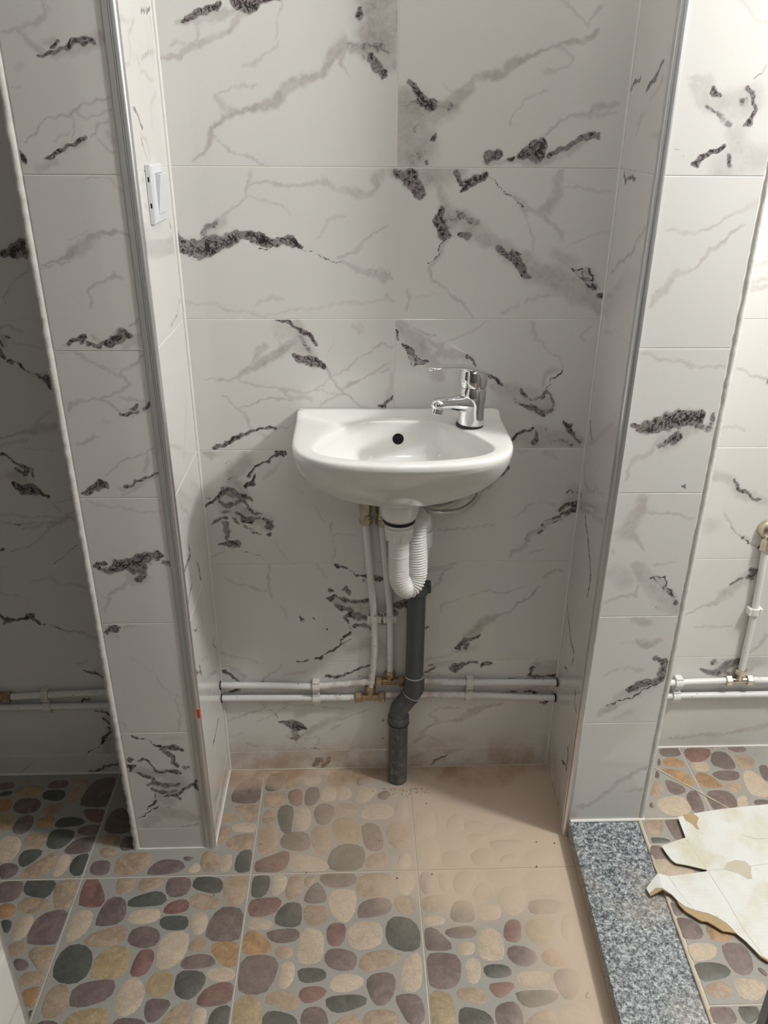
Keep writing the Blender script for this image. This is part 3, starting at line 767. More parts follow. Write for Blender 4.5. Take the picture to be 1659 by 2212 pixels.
B90 -317,735,0 -298,712,0 -274,702,0 -249,698,0 -223,668,0 -198,664,0
D90 -311,729,7 -298,712,7
D95 -227,675,11 -198,664,11
D85 -200,644,17 -169,650,26 -134,649,26 -104,645,19
D80 -193,624,17 -144,603,26 -151,563,26 -136,536,22
D100 -347,585,19
D95 -359,548,22 -334,547,22 -356,514,19
T70 -328,513,36 -278,505,48 -228,490,61 -153,475,73 -184,420,99 -133,419,86 -201,365,87 -246,338,50 -195,322,63
D85 -309,580,11 -288,587,17 -270,573,17 -253,545,14 -231,511,19 -201,503,17 -170,506,19 -130,495,17
D75 -310,493,19 -280,485,15 -252,464,15 -250,436,17 -278,416,17
D75 -246,429,31 -210,421,25 -173,427,25 -132,426,27
D70 -260,394,20 -210,379,25 -158,378,20
D80 -202,351,15 -161,350,20 -147,335,11
D65 -102,521,19 -75,534,14
D100 -50,438,7 -82,411,14 -115,384,7 -144,356,5
D80 -61,410,20 -58,389,11
B100 -257,373,0 -263,324,0 -294,282,0 -299,264,0
D100 -263,320,17 -289,282,14
B90 -240,295,0 -271,260,0 -311,232,0 -345,211,0 -374,194,0
B70 -216,280,0 -157,285,0
T60 -255,259,50 -204,244,76 -127,220,51 -80,204,38
T50 -317,181,51 -261,209,51
D55 -150,151,9 -107,153,14 -74,156,18
T30 -162,716,29 -88,707,16
@RF
T45 1825,3436,8 1854,3424,27 1899,3412,40
T45 1836,3412,19 1869,3382,40 1930,3357,68 2002,3352,95 2056,3364,81
D95 1923,3394,16 1946,3382,12
D85 2035,3395,19 2060,3377,19 2075,3340,19 2050,3289,19
D60 1896,3351,12 1936,3326,16 1999,3295,17
D50 2015,3358,27 2036,3358,27
B70 2040,3407,0 2061,3438,0 2081,3474,0
T35 1949,3647,8 1982,3619,13 2061,3585,8
T40 2017,3276,55 2037,3212,56 2115,3186,85 2004,3160,86
D100 1881,3172,10 1907,3172,25 1925,3192,20 1958,3208,17 1985,3218,11
B60 1816,3217,0 1881,3175,0
D80 2008,3192,17 2017,3166,14
T40 1841,2951,7 1940,2948,12 2003,2969,12 2057,3004,15 2139,3039,21
T55 1821,2691,22 1851,2751,28 1889,2803,22 1947,2822,11 2017,2898,11 2107,2976,9
T40 1817,2511,11 1934,2483,15 2018,2467,12 2141,2454,10
D85 1811,2219,16 1846,2210,28 1894,2219,53
D100 1894,2219,46 1950,2236,66 2014,2253,66 2071,2261,42 2091,2265,21
D60 2077,2226,25 2130,2209,35 2136,2269,17
D75 1987,2165,35 2009,2183,28
T45 1963,2157,71 2053,2218,53
T50 1927,2149,16 1903,2109,14 1846,2076,15 1822,2036,15 1820,1994,12
D60 1971,2156,22 1937,2133,14
D70 2072,1960,8
T55 1902,1909,42 1902,1858,42 1884,1815,51 1861,1753,69 1916,1708,24 1950,1671,12
T45 1927,1849,10 2007,1840,12 2073,1826,10 2138,1817,9
T40 1809,1664,18 1824,1646,12
T45 1839,1562,72 1887,1515,73
T60 1925,1589,36 1963,1551,54 2034,1465,64 2094,1407,74 2134,1367,56
D50 1992,1525,13 2025,1522,25 2059,1517,29 2066,1475,37 2099,1450,29 2131,1411,26
B100 1989,1528,0 2066,1527,0 2081,1484,0 2114,1435,0
B90 2001,1518,0 2047,1489,0 2078,1455,0 2110,1436,0
D90 2132,1406,20
B60 1959,1413,0 2002,1403,0 2048,1378,0
T45 1809,1411,17 1881,1434,20 1939,1438,17 1949,1486,16
T50 2048,1378,13 2139,1338,13
T35 1997,1598,11 2094,1606,9
T50 1957,1311,26 2018,1300,38
T80 1992,1189,27 2044,1183,39 2084,1208,23
T30 1915,1190,13 1975,1189,15
D85 2091,1105,20 2119,1094,27 2142,1062,32 2140,1019,56 2120,977,28 2078,967,28 2044,957,40 1987,925,28
D100 2134,998,28 2103,972,18
B90 2078,967,0 1992,947,0 1979,914,0
B90 2146,982,0 2081,945,0 1993,881,0 1892,833,0
T55 2079,956,50 2015,914,61 1957,882,61 1911,827,33 1863,784,21
T40 1862,1003,12 1892,1040,14 1960,1049,18 2031,1042,18
T35 1947,759,29 2014,792,29
T50 1860,195,14 1946,269,20 2003,343,20 2070,403,20 2156,456,13
T40 2067,291,16 2141,302,16
T40 1821,196,21 1896,213,16
@C
T50 2433,2311,10 2525,2282,12 2589,2253,12
D80 2590,2248,20
T35 2420,2033,12 2540,2023,14
T50 2451,1788,48 2530,1758,39 2581,1688,49 2648,1678,40 2701,1647,40
D80 2538,1763,18 2561,1738,22 2572,1708,22 2617,1693,16 2680,1657,16
T50 2526,1588,12 2580,1504,12 2648,1451,14 2747,1387,12
B80 2576,1505,0 2649,1446,0 2747,1387,0
D90 2649,1446,16
D90 2737,1392,17
T40 2465,1516,81
D95 2720,1268,25 2737,1256,38 2724,1223,34 2756,1256,30
D65 2687,1213,21 2635,1180,19
T60 2722,1235,64 2665,1180,54 2617,1124,48 2586,1079,22 2513,1046,13 2442,1001,11
T40 2497,918,11 2585,928,16 2696,926,11
T50 2890,864,32 2862,804,21 2832,756,16
D75 2575,649,16 2619,636,33 2673,623,52 2715,672,70 2762,696,51
D70 2638,698,32
T55 2708,660,117 2762,646,94 2886,694,70
D80 2726,615,28
T45 2479,168,15 2637,191,22 2797,201,23 2932,226,27 3031,264,35
@LR
D75 -459,3335,14 -428,3318,14 -391,3292,14 -359,3274,14
D60 -396,3242,14 -390,3215,14 -362,3186,14 -330,3161,14
T40 -400,3256,14 -312,3218,14 -292,3170,14
T40 -540,3465,14 -454,3454,14 -403,3499,14 -405,3549,14 -301,3601,14
T55 -258,3488,14 -139,3505,14 -46,3528,14
D60 -185,3628,14 -78,3649,14 -44,3666,14
T40 -53,3627,14 -48,3591,14 -44,3531,14
T40 -324,3479,14 -301,3446,14 -112,3423,14
T35 -99,3381,14 -208,3331,14 -212,3279,14
D60 -90,2941,14 -85,2913,14
T30 -423,2874,14 -444,2857,14
D50 -46,2618,14 -127,2581,14 -256,2556,14
T35 -115,2215,14 -263,2029,14 -307,2007,14
T40 -451,1883,14 -412,1838,14 -306,1760,14 -342,1693,14
T35 -208,1912,14 -204,1854,14 -59,1783,14 -115,1749,14
D80 -362,1624,14 -350,1581,14 -437,1578,14 -499,1585,14
D80 -242,1476,14 -217,1415,14 -203,1368,14
D80 -403,1448,14 -482,1430,14 -525,1412,14
T40 -404,1545,14 -369,1412,14
T35 -242,1296,14 -274,1236,14
T40 -272,1224,14 -274,1165,14
D60 -423,1235,14 -467,1253,14 -377,1216,14
D75 -69,949,14 -97,928,14 -44,864,14
D75 -428,1041,14 -417,1008,14 -406,975,14 -502,1060,14
T40 -375,1032,14 -238,945,14
D80 -155,492,14 -214,485,14 -303,484,14 -322,480,14
D50 -284,152,14 -346,175,14 -408,193,14
T30 -472,568,14 -561,603,14
@RR
D85 -18,2068,14 -51,2033,14 -80,2005,14
T50 -47,2041,14 -47,2003,14
T50 -7,1860,14 -74,1789,14 -147,1781,14
D70 -18,1713,14 -49,1644,14
D85 -138,1646,14 -189,1610,14 -260,1566,14 -320,1507,14 -364,1460,14 -362,1376,14 -360,1343,14
T40 -122,1760,14 -252,1838,14 -390,1872,14
D85 -13,1081,14 -116,1018,14 -175,976,14 -259,964,14 -268,900,14
D85 -139,780,14 -178,785,14
D75 -358,827,14 -393,748,14 -437,735,14
D70 -259,786,14
D90 -188,240,14
D80 -303,313,14 -390,355,14 -417,341,14 -382,465,14
B80 -382,465,0 -439,427,0
D85 -14,3418,14 -46,3431,14 -117,3438,14 -123,3452,14
D95 -226,3403,14 -285,3421,17 -351,3463,16 -384,3479,14
T50 -287,3368,14 -360,3399,16 -408,3428,16
T40 -158,3295,14 -257,3335,14 -153,3252,14
D85 -71,3117,14 -98,3088,14 -190,3115,14 -229,3110,14
T40 -111,3119,19 -211,3124,18
T65 -61,2730,14 -197,2809,14 -314,2841,14 -364,2894,14 -432,2953,14
D40 -374,2924,14 -384,2955,14
T40 -73,2498,14 -191,2508,14
T35 -7,2573,14 -115,2543,14'''
PEBBLE_DATA = '''
@0
P -1250,-69 -1208,-61 -1167,-72 -1169,-103 -1229,-122
K -1223,-138 -1161,-124 -1160,-152 -1211,-168
T -1155,-63 -1081,-58 -1111,-76
Y -1149,-122 -1104,-95 -1016,-88 -997,-144 -1055,-169 -1126,-159
P -982,-95 -962,-58 -889,-57 -872,-98 -917,-112 -967,-111
K -986,-162 -975,-129 -880,-130 -867,-183 -891,-204 -967,-190
T -861,-61 -799,-53 -766,-70 -797,-91 -843,-86
N -763,-216 -754,-126 -727,-64 -618,-42 -596,-191 -629,-249 -748,-237
T -858,-154 -825,-118 -784,-131 -783,-180 -803,-215 -839,-202
P -1110,-236 -1101,-189 -1027,-185 -982,-210 -977,-263 -1020,-290 -1086,-277
O -1204,-186 -1146,-188 -1119,-236 -1145,-270 -1172,-269
Y -1167,-281 -1108,-288 -1069,-334 -1073,-389 -1118,-404
P -1058,-395 -1051,-312 -988,-305 -969,-370 -986,-419 -1036,-420
O -960,-337 -926,-321 -886,-311 -859,-340 -888,-383 -937,-376
T -948,-258 -907,-224 -853,-225 -849,-266 -888,-305 -923,-304
K -848,-368 -837,-329 -770,-323 -717,-338 -707,-372 -764,-381 -831,-388
R -736,-275 -689,-270 -617,-278 -607,-347 -641,-362 -693,-333
P -720,-399 -675,-378 -606,-380 -603,-435 -647,-444 -710,-432
T -972,-467 -965,-430 -879,-432 -862,-470 -871,-507 -909,-516 -955,-504
K -849,-492 -855,-417 -821,-404 -746,-412 -733,-452 -761,-510 -791,-522 -835,-513
C -1101,-448 -1018,-445 -981,-488 -979,-550 -995,-595 -1042,-599
P -746,-531 -714,-474 -652,-455 -604,-461 -601,-530 -649,-551 -710,-555 -736,-549
T -592,-446 -512,-442 -487,-480 -488,-517 -578,-509
K -959,-571 -945,-530 -867,-530 -857,-558 -888,-608 -917,-629 -938,-616
T -908,-676 -889,-628 -848,-594 -806,-550 -781,-576 -773,-636 -811,-678 -838,-692 -898,-693
C -758,-670 -761,-586 -751,-566 -704,-573 -702,-643 -718,-681 -748,-687
K -688,-648 -682,-578 -618,-557 -600,-631 -610,-679 -656,-687
P -1036,-614 -977,-610 -941,-631 -940,-675 -973,-693 -1005,-692
N -588,-413 -583,-291 -515,-264 -448,-428 -536,-431
P -478,-507 -472,-465 -422,-461 -404,-519 -420,-540 -464,-544
T -572,-530 -531,-526 -491,-538 -485,-574 -537,-582 -563,-561
P -581,-675 -586,-611 -522,-605 -501,-623 -494,-678 -535,-688
@0
T -463,-661 -464,-597 -439,-565 -324,-563 -309,-601 -323,-655 -392,-687 -445,-684
P -300,-673 -276,-627 -239,-608 -173,-612 -134,-641 -144,-675 -206,-688 -292,-690
P -148,-590 -94,-594 -110,-619 -136,-613
T -54,-633 -49,-568 13,-564 37,-611 30,-675 -29,-683
C -106,-661 -80,-627 -56,-643 -54,-682 -102,-686
C 46,-670 43,-596 87,-582 98,-637 92,-681 56,-683
K 119,-668 118,-603 139,-565 190,-561 198,-684 134,-687
T -439,-705 -359,-708 -349,-764 -380,-796 -420,-795
T -323,-774 -327,-723 -298,-712 -220,-716 -217,-749 -259,-776 -312,-784
P -186,-792 -195,-741 -178,-710 -91,-720 -84,-772 -102,-813 -163,-818
K -67,-754 -56,-714 17,-718 63,-734 69,-795 31,-805 -57,-777
T 88,-823 81,-720 116,-709 194,-718 193,-807 169,-870 118,-869
K -354,-844 -335,-820 -248,-790 -207,-798 -184,-842 -205,-862 -316,-868 -348,-860
R -179,-891 -163,-856 -105,-835 -72,-854 -75,-894 -114,-908 -168,-907
T -65,-841 -58,-814 -8,-811 67,-840 66,-881 6,-892 -47,-877
C -333,-922 -313,-892 -227,-883 -197,-900 -199,-943 -267,-958 -322,-948
K -181,-952 -176,-926 -73,-925 -59,-960 -67,-993 -143,-991 -173,-973
C -48,-934 -30,-909 17,-910 31,-949 22,-1008 -10,-1018 -33,-994
P 39,-1013 52,-937 83,-894 121,-889 185,-906 194,-1009 174,-1049 107,-1050 49,-1038
P -306,-1028 -294,-987 -245,-973 -187,-994 -172,-1032 -186,-1068 -235,-1076 -292,-1057
C -152,-1155 -159,-1056 -138,-1016 -49,-1010 -40,-1080 -54,-1139 -104,-1176 -145,-1171
T -29,-1080 -18,-1040 22,-1033 46,-1054 47,-1094 4,-1101 -22,-1096
O 72,-1087 83,-1065 146,-1065 195,-1074 196,-1161 161,-1176 127,-1163 79,-1107
R -258,-1190 -248,-1114 -232,-1090 -184,-1094 -174,-1143 -190,-1192 -215,-1206 -248,-1202
P -46,-1154 -31,-1128 29,-1116 66,-1123 97,-1155 82,-1173 -17,-1182 -38,-1174
Y -175,-1256 -162,-1208 -129,-1194 -85,-1199 -68,-1229 -81,-1287 -120,-1301 -162,-1285
K -52,-1259 -52,-1204 -29,-1195 43,-1199 66,-1230 55,-1270 21,-1314 -15,-1307 -44,-1288
C 74,-1211 80,-1185 163,-1183 191,-1207 184,-1237 103,-1240
R 52,-1323 68,-1284 119,-1253 172,-1253 196,-1270 190,-1327 150,-1340 82,-1347 56,-1334
C -288,-1317 -278,-1253 -250,-1224 -221,-1225 -183,-1266 -181,-1320 -210,-1368 -253,-1374 -275,-1356
P -157,-1356 -157,-1321 -131,-1311 -74,-1320 -61,-1334 -82,-1378 -122,-1411 -149,-1383
T -89,-1426 -52,-1362 -10,-1329 21,-1333 32,-1375 15,-1429 -34,-1447
C 43,-1413 44,-1365 67,-1355 95,-1363 95,-1404 87,-1437 50,-1436
K 112,-1445 118,-1374 145,-1354 186,-1348 194,-1383 193,-1447
P -269,-1414 -262,-1390 -198,-1390 -159,-1400 -144,-1421 -168,-1443 -256,-1441
@0
R -580,-842 -589,-765 -580,-708 -547,-705 -506,-759 -474,-820 -474,-857 -528,-860 -570,-850
C -586,-1014 -589,-915 -562,-888 -507,-893 -499,-958 -519,-1008 -556,-1034 -576,-1033
P -472,-947 -469,-878 -447,-825 -413,-817 -371,-839 -354,-918 -377,-953 -460,-959
T -498,-1043 -481,-1005 -405,-980 -360,-966 -332,-978 -327,-1025 -350,-1055 -399,-1064 -480,-1057
K -584,-1186 -586,-1118 -568,-1071 -520,-1059 -482,-1073 -448,-1108 -441,-1176 -457,-1211 -491,-1229 -550,-1218
Y -419,-1194 -423,-1123 -393,-1087 -346,-1070 -295,-1082 -284,-1152 -288,-1202 -342,-1209 -408,-1209
T -577,-1348 -582,-1279 -555,-1242 -516,-1243 -493,-1284 -484,-1344 -518,-1375 -563,-1370
P -470,-1312 -477,-1265 -449,-1238 -345,-1223 -319,-1235 -314,-1276 -338,-1309 -405,-1330 -459,-1332
Y -472,-1420 -462,-1373 -415,-1349 -338,-1342 -312,-1355 -305,-1425
P -583,-1420 -578,-1398 -557,-1389 -512,-1391 -483,-1423
P -988,-737 -976,-711 -891,-711 -876,-770 -886,-812 -932,-824 -954,-823
K -864,-757 -866,-707 -794,-702 -737,-717 -730,-748 -744,-804 -780,-805 -849,-784
T -729,-718 -628,-707 -606,-756 -617,-862 -665,-868 -696,-851
O -947,-840 -898,-837 -869,-859 -865,-895 -898,-911 -920,-910
T -860,-842 -849,-813 -798,-806 -730,-825 -721,-871 -760,-882 -808,-887 -846,-872
K -907,-924 -872,-923 -856,-940 -853,-983 -869,-986 -898,-946
C -823,-1007 -837,-924 -816,-905 -774,-902 -764,-950 -776,-1012 -810,-1023
P -753,-1024 -750,-951 -737,-907 -681,-884 -620,-886 -601,-955 -607,-1025 -635,-1043 -732,-1040
T -825,-1056 -808,-1038 -764,-1035 -744,-1073 -763,-1095 -805,-1090
T -724,-1096 -716,-1067 -670,-1060 -608,-1062 -600,-1129 -610,-1168 -656,-1168 -700,-1119
P -780,-1120 -746,-1114 -712,-1133 -705,-1161 -745,-1171
T -721,-1207 -705,-1179 -643,-1177 -614,-1196 -632,-1226 -677,-1239 -710,-1227
O -688,-1265 -657,-1249 -612,-1247 -602,-1268 -607,-1317 -641,-1330 -671,-1299
K -632,-1346 -610,-1343 -603,-1372 -614,-1378
@0
P 42,-207 49,-159 85,-86 144,-74 186,-76 192,-223 163,-243 59,-237
T 72,-285 85,-262 192,-262 191,-340 178,-373 147,-372 106,-326
T -8,-323 30,-315 75,-325 101,-357 81,-370 5,-382
T -3,-472 1,-413 43,-403 68,-431 51,-489 17,-520 3,-509
C 72,-398 114,-385 193,-390 194,-440 143,-444 82,-437
T 52,-516 78,-474 136,-460 193,-456 190,-525 172,-545 89,-556
K 214,-145 230,-51 248,-39 313,-41 314,-104 286,-159 226,-158
T 324,-117 340,-28 396,-23 405,-88 377,-149 331,-151
C 415,-101 422,-63 516,-65 509,-122 440,-132
T 217,-200 237,-176 319,-175 333,-239 309,-274 239,-286 221,-265
R 344,-197 355,-167 409,-159 421,-205 416,-265 389,-273 357,-251
K 437,-242 440,-169 459,-148 510,-153 508,-232 479,-272 447,-271
K 300,-325 310,-285 340,-274 375,-287 377,-356 371,-395 379,-439 350,-455 326,-432 309,-377
C 390,-356 400,-299 435,-286 467,-313 476,-392 448,-441 417,-435
P 491,-336 502,-285 532,-265 591,-281 588,-350 563,-400 515,-402
T 224,-312 280,-302 292,-387 223,-391
T 220,-407 298,-404 308,-464 309,-580 251,-583 219,-557
P 333,-508 342,-471 393,-453 462,-463 474,-527 459,-563 409,-567 340,-545
T 483,-464 495,-426 564,-422 576,-466 573,-577 540,-596 509,-570 485,-501
R 221,-682 222,-623 294,-600 326,-575 369,-574 372,-632 348,-691 229,-685
C 386,-657 395,-613 444,-594 528,-621 571,-658 560,-692 397,-692
@0
T 553,-104 561,-41 626,-36 628,-112 577,-117
T 637,-119 641,-62 692,-63 695,-120 656,-132
P 716,-127 721,-77 753,-78 753,-128 730,-134
C 518,-141 600,-137 602,-234 567,-245 521,-238
C 610,-143 674,-151 688,-212 652,-241 612,-240
T 606,-305 621,-273 679,-266 717,-296 715,-342 684,-353 618,-342
Y 591,-434 610,-373 667,-369 728,-410 723,-508 672,-528 621,-518
C 715,-219 729,-171 775,-154 830,-168 792,-233 756,-262 720,-261
C 740,-337 774,-286 846,-270 899,-295 905,-359 825,-379 755,-372
P 743,-438 754,-411 824,-416 847,-511 837,-574 786,-575 757,-546
K 577,-628 601,-567 651,-540 727,-550 748,-592 739,-667 702,-693 604,-691 582,-663
T 756,-653 786,-603 844,-595 868,-626 858,-685 776,-688
C 921,-302 941,-255 987,-238 987,-395 927,-371
T 870,-480 876,-414 981,-411 976,-578 888,-554
C 917,-652 937,-597 982,-614 977,-689 923,-692
K 829,-204 876,-175 902,-206 874,-241 838,-240
K 1151,-139 1182,-63 1257,-65 1269,-123 1226,-178 1171,-177
C 1021,-407 1039,-345 1119,-342 1122,-459 1075,-501 1033,-489
C 1195,-378 1269,-357 1273,-463 1185,-477
C 1027,-516 1128,-529 1123,-673 1011,-680
K 1137,-633 1155,-598 1240,-595 1229,-686 1143,-678
@0
K 1269,-427 1301,-401 1384,-413 1383,-456 1293,-464
T 1277,-512 1301,-487 1383,-496 1364,-553 1302,-557
K 1393,-547 1408,-532 1557,-536 1558,-558 1479,-599 1408,-598
K 1289,-613 1334,-583 1379,-584 1399,-622 1379,-688 1295,-679
C 1421,-659 1465,-618 1525,-625 1516,-674 1454,-684
C 1552,-614 1665,-586 1702,-624 1684,-684 1559,-681
C 1409,-457 1467,-425 1539,-434 1552,-481 1453,-510 1407,-503
T 1342,-734 1379,-720 1502,-721 1489,-767 1445,-794 1363,-786
T 1266,-839 1316,-779 1345,-808 1356,-864 1316,-874 1270,-864
T 1191,-724 1304,-721 1278,-772 1235,-844 1182,-842
C 1386,-854 1422,-816 1500,-812 1510,-857 1485,-937 1434,-962 1394,-924
C 1523,-768 1565,-728 1699,-726 1691,-784 1637,-850 1541,-847
P 1516,-938 1528,-890 1581,-886 1670,-894 1662,-948 1537,-960
K 1146,-954 1167,-896 1192,-881 1252,-893 1253,-988 1161,-986
C 1277,-921 1299,-897 1382,-908 1371,-976 1286,-984
P 1110,-1035 1157,-1019 1223,-1010 1251,-1039 1233,-1068 1152,-1071 1126,-1055
C 1256,-1098 1286,-1020 1363,-1052 1360,-1149 1342,-1177 1255,-1170
R 1382,-1038 1400,-997 1429,-988 1460,-999 1449,-1069 1433,-1094 1393,-1090 1378,-1072
Y 1485,-1010 1532,-986 1631,-999 1624,-1069 1571,-1102 1507,-1105 1484,-1065
C 1653,-994 1686,-964 1707,-975 1688,-1071 1662,-1100 1638,-1070
P 1381,-1136 1406,-1117 1459,-1123 1498,-1153 1495,-1186 1460,-1208 1416,-1207 1383,-1174
O 1525,-1173 1544,-1145 1587,-1132 1616,-1180 1628,-1204 1582,-1212 1543,-1211
C 1152,-1110 1185,-1091 1238,-1098 1227,-1146 1178,-1154
C 1182,-1228 1192,-1178 1237,-1169 1250,-1202 1237,-1270 1192,-1282
K 1263,-1221 1281,-1201 1356,-1203 1377,-1229 1364,-1256 1277,-1258
C 1398,-1261 1419,-1239 1490,-1235 1543,-1252 1523,-1283 1451,-1298 1409,-1293
P 1557,-1266 1582,-1235 1640,-1230 1667,-1260 1656,-1304 1617,-1355 1583,-1359 1564,-1310
R 1274,-1293 1299,-1285 1359,-1282 1383,-1296 1342,-1334 1306,-1348 1284,-1324
T 1131,-1328 1151,-1303 1211,-1300 1257,-1332 1249,-1362 1218,-1369 1158,-1351
K 1382,-1336 1403,-1323 1540,-1323 1555,-1349 1520,-1374 1432,-1392 1405,-1379
P 1285,-1400 1309,-1376 1370,-1367 1387,-1408 1383,-1473 1286,-1470
K 1137,-1404 1158,-1382 1238,-1403 1263,-1433 1261,-1469 1135,-1465
T 1399,-1457 1444,-1418 1506,-1399 1524,-1428 1508,-1480 1399,-1477
C 1543,-1420 1568,-1384 1669,-1382 1668,-1466 1536,-1469
T 1669,-1352 1687,-1331 1691,-1332 1688,-1362 1675,-1361
@0
T 715,-792 723,-741 788,-714 869,-726 880,-769 869,-834 801,-846 730,-839
C 905,-760 910,-722 976,-719 989,-772 969,-832 936,-840 914,-807
T 891,-875 904,-848 983,-855 988,-905 962,-942 923,-938 898,-907
P 722,-941 730,-889 770,-863 849,-856 871,-884 861,-932 799,-948 733,-955
K 850,-1034 859,-988 880,-961 937,-967 974,-987 992,-1038 987,-1104 958,-1121 899,-1115 856,-1084
C 676,-1017 714,-984 806,-982 827,-1034 814,-1091 751,-1109 692,-1103
T 728,-1175 750,-1137 810,-1123 869,-1124 904,-1153 881,-1183 815,-1205 757,-1214 732,-1198
P 756,-1267 774,-1237 836,-1226 871,-1244 873,-1285 849,-1342 810,-1365 783,-1347 766,-1303
C 899,-1252 917,-1188 956,-1143 990,-1144 991,-1217 982,-1291 946,-1309 904,-1296
P 874,-1339 902,-1325 966,-1327 984,-1360 987,-1415 971,-1442 923,-1441 899,-1389
T 744,-1415 761,-1388 830,-1383 871,-1398 882,-1453 743,-1449
K 1021,-720 1082,-717 1086,-793 1069,-826 1024,-834
C 1114,-727 1167,-734 1163,-810 1133,-827 1111,-803
T 1021,-879 1038,-857 1127,-848 1152,-874 1131,-918 1079,-930 1030,-935
C 1022,-971 1038,-955 1108,-957 1116,-991 1065,-1007 1023,-997
N 1015,-1060 1025,-1023 1064,-1019 1105,-1066 1134,-1104 1121,-1124 1047,-1125 1014,-1112
P 1013,-1191 1030,-1149 1089,-1146 1147,-1156 1161,-1191 1145,-1267 1125,-1288 1074,-1298 1025,-1285
Y 1003,-1381 1018,-1325 1048,-1312 1103,-1328 1111,-1377 1108,-1466 1000,-1463
@0
K 216,-797 216,-727 235,-713 292,-719 293,-776 278,-826 224,-832
C 309,-776 312,-720 360,-716 378,-741 374,-788 337,-826 317,-818
T 377,-802 386,-736 409,-718 446,-723 457,-776 444,-827 406,-853 386,-839
T 466,-729 515,-721 508,-754 478,-786 464,-762
P 467,-850 486,-800 513,-768 533,-766 562,-816 568,-853 549,-870 482,-868
P 537,-726 571,-712 705,-714 705,-764 665,-786 593,-787 553,-764
C 585,-862 598,-817 654,-805 705,-820 705,-901 678,-966 640,-969 601,-925
R 215,-888 222,-852 268,-842 347,-842 356,-865 337,-913 285,-933 226,-932
C 221,-991 223,-957 271,-946 331,-969 315,-1002 258,-1003
K 341,-957 352,-909 388,-870 443,-876 453,-903 454,-990 382,-987 350,-974
T 472,-904 483,-886 573,-893 578,-950 553,-984 503,-987 475,-960
O 215,-1110 211,-1049 222,-1012 267,-1016 305,-1052 334,-1089 322,-1117 242,-1120
P 308,-1027 327,-1011 406,-1003 444,-1010 450,-1044 433,-1064 366,-1070 335,-1057
T 355,-1110 368,-1088 427,-1092 433,-1128 402,-1150 368,-1138
P 210,-1225 213,-1168 240,-1136 328,-1138 363,-1161 363,-1203 335,-1284 301,-1295 238,-1292 217,-1269
C 382,-1263 383,-1188 400,-1166 440,-1171 444,-1232 419,-1279 390,-1274
R 579,-1027 591,-989 625,-982 663,-995 653,-1070 627,-1091 590,-1084
C 456,-1136 467,-1023 489,-1007 554,-1026 564,-1088 556,-1159 498,-1171 461,-1156
P 577,-1148 587,-1116 635,-1108 694,-1127 711,-1159 694,-1205 633,-1205 585,-1179
K 463,-1217 470,-1195 557,-1197 579,-1221 570,-1250 481,-1259
R 472,-1306 490,-1281 546,-1277 585,-1295 565,-1326 507,-1348 478,-1327
T 332,-1327 357,-1299 413,-1293 457,-1316 470,-1359 447,-1372 383,-1356 341,-1341
Y 209,-1393 212,-1337 240,-1308 289,-1315 314,-1354 327,-1443 218,-1440
K 331,-1437 335,-1393 358,-1376 399,-1381 455,-1400 472,-1447
C 602,-1270 623,-1233 676,-1225 737,-1244 730,-1281 666,-1304 613,-1295
K 588,-1341 600,-1324 716,-1318 750,-1339 743,-1360 667,-1385 629,-1389 598,-1369
P 485,-1441 495,-1373 539,-1364 578,-1376 597,-1451
T 610,-1445 661,-1406 712,-1397 735,-1448
@0.055
N 2425,-36 2450,-8 2532,-4 2544,-51 2506,-75 2435,-76
O 2417,-115 2444,-88 2508,-93 2532,-136 2512,-154 2435,-152
P 2387,-114 2406,-84 2404,-121 2389,-144 2376,-144
R 2571,-21 2654,-13 2713,-24 2700,-67 2645,-115 2566,-116
C 2553,-149 2584,-125 2653,-127 2654,-169 2636,-192 2570,-185
N 2691,-116 2725,-50 2791,-51 2807,-107 2800,-173 2746,-178 2689,-146
T 2729,-6 2795,2 2775,-26 2735,-25
P 2820,-14 2859,4 2919,-4 2920,-42 2853,-53
T 2819,-120 2842,-77 2912,-79 2928,-122 2891,-175 2826,-174
O 2390,-180 2428,-169 2512,-201 2526,-253 2521,-298 2482,-280 2433,-239
O 2561,-219 2606,-203 2643,-239 2672,-291 2663,-313 2596,-311 2557,-294
P 2652,-210 2731,-192 2797,-199 2791,-243 2743,-265 2678,-257
T 2689,-303 2719,-281 2782,-283 2764,-344 2707,-348
C 2830,-203 2890,-205 2903,-252 2924,-298 2882,-385 2794,-361
N 2938,-159 2989,-160 2929,-287 2918,-229
P 2379,-261 2397,-255 2459,-297 2461,-336 2411,-356 2374,-344
N 2330,-236 2362,-173 2363,-214 2351,-237
T 2284,-325 2318,-265 2354,-283 2331,-349 2294,-369 2263,-363
C 2287,-402 2328,-381 2407,-367 2438,-395 2447,-459 2365,-503 2288,-470
P 2453,-368 2494,-336 2521,-343 2511,-471 2459,-480 2445,-432
P 2568,-349 2628,-337 2691,-347 2701,-402 2678,-457 2548,-462
P 2232,-432 2255,-401 2256,-433 2247,-448
N 2799,-405 2872,-407 2857,-438 2790,-442
C 2716,-386 2772,-371 2742,-456 2694,-455
T 2158,-568 2216,-468 2259,-485 2265,-546 2237,-605 2166,-618
P 2280,-521 2315,-510 2352,-518 2347,-637 2291,-650 2285,-591
K 2152,-646 2184,-633 2237,-639 2265,-659 2219,-667 2156,-670
P 2146,-689 2205,-686 2215,-764 2140,-762
@0.055
C 2141,-768 2210,-764 2228,-795 2337,-837 2199,-853 2136,-856
P 2134,-1000 2162,-1010 2182,-1050 2157,-1067 2131,-1062
P 2132,-1092 2155,-1082 2211,-1098 2228,-1154 2201,-1182 2142,-1178 2129,-1151
O 2254,-1125 2277,-1117 2350,-1153 2370,-1170 2309,-1197 2253,-1193
C 2132,-1224 2169,-1205 2229,-1207 2258,-1228 2224,-1274 2132,-1283
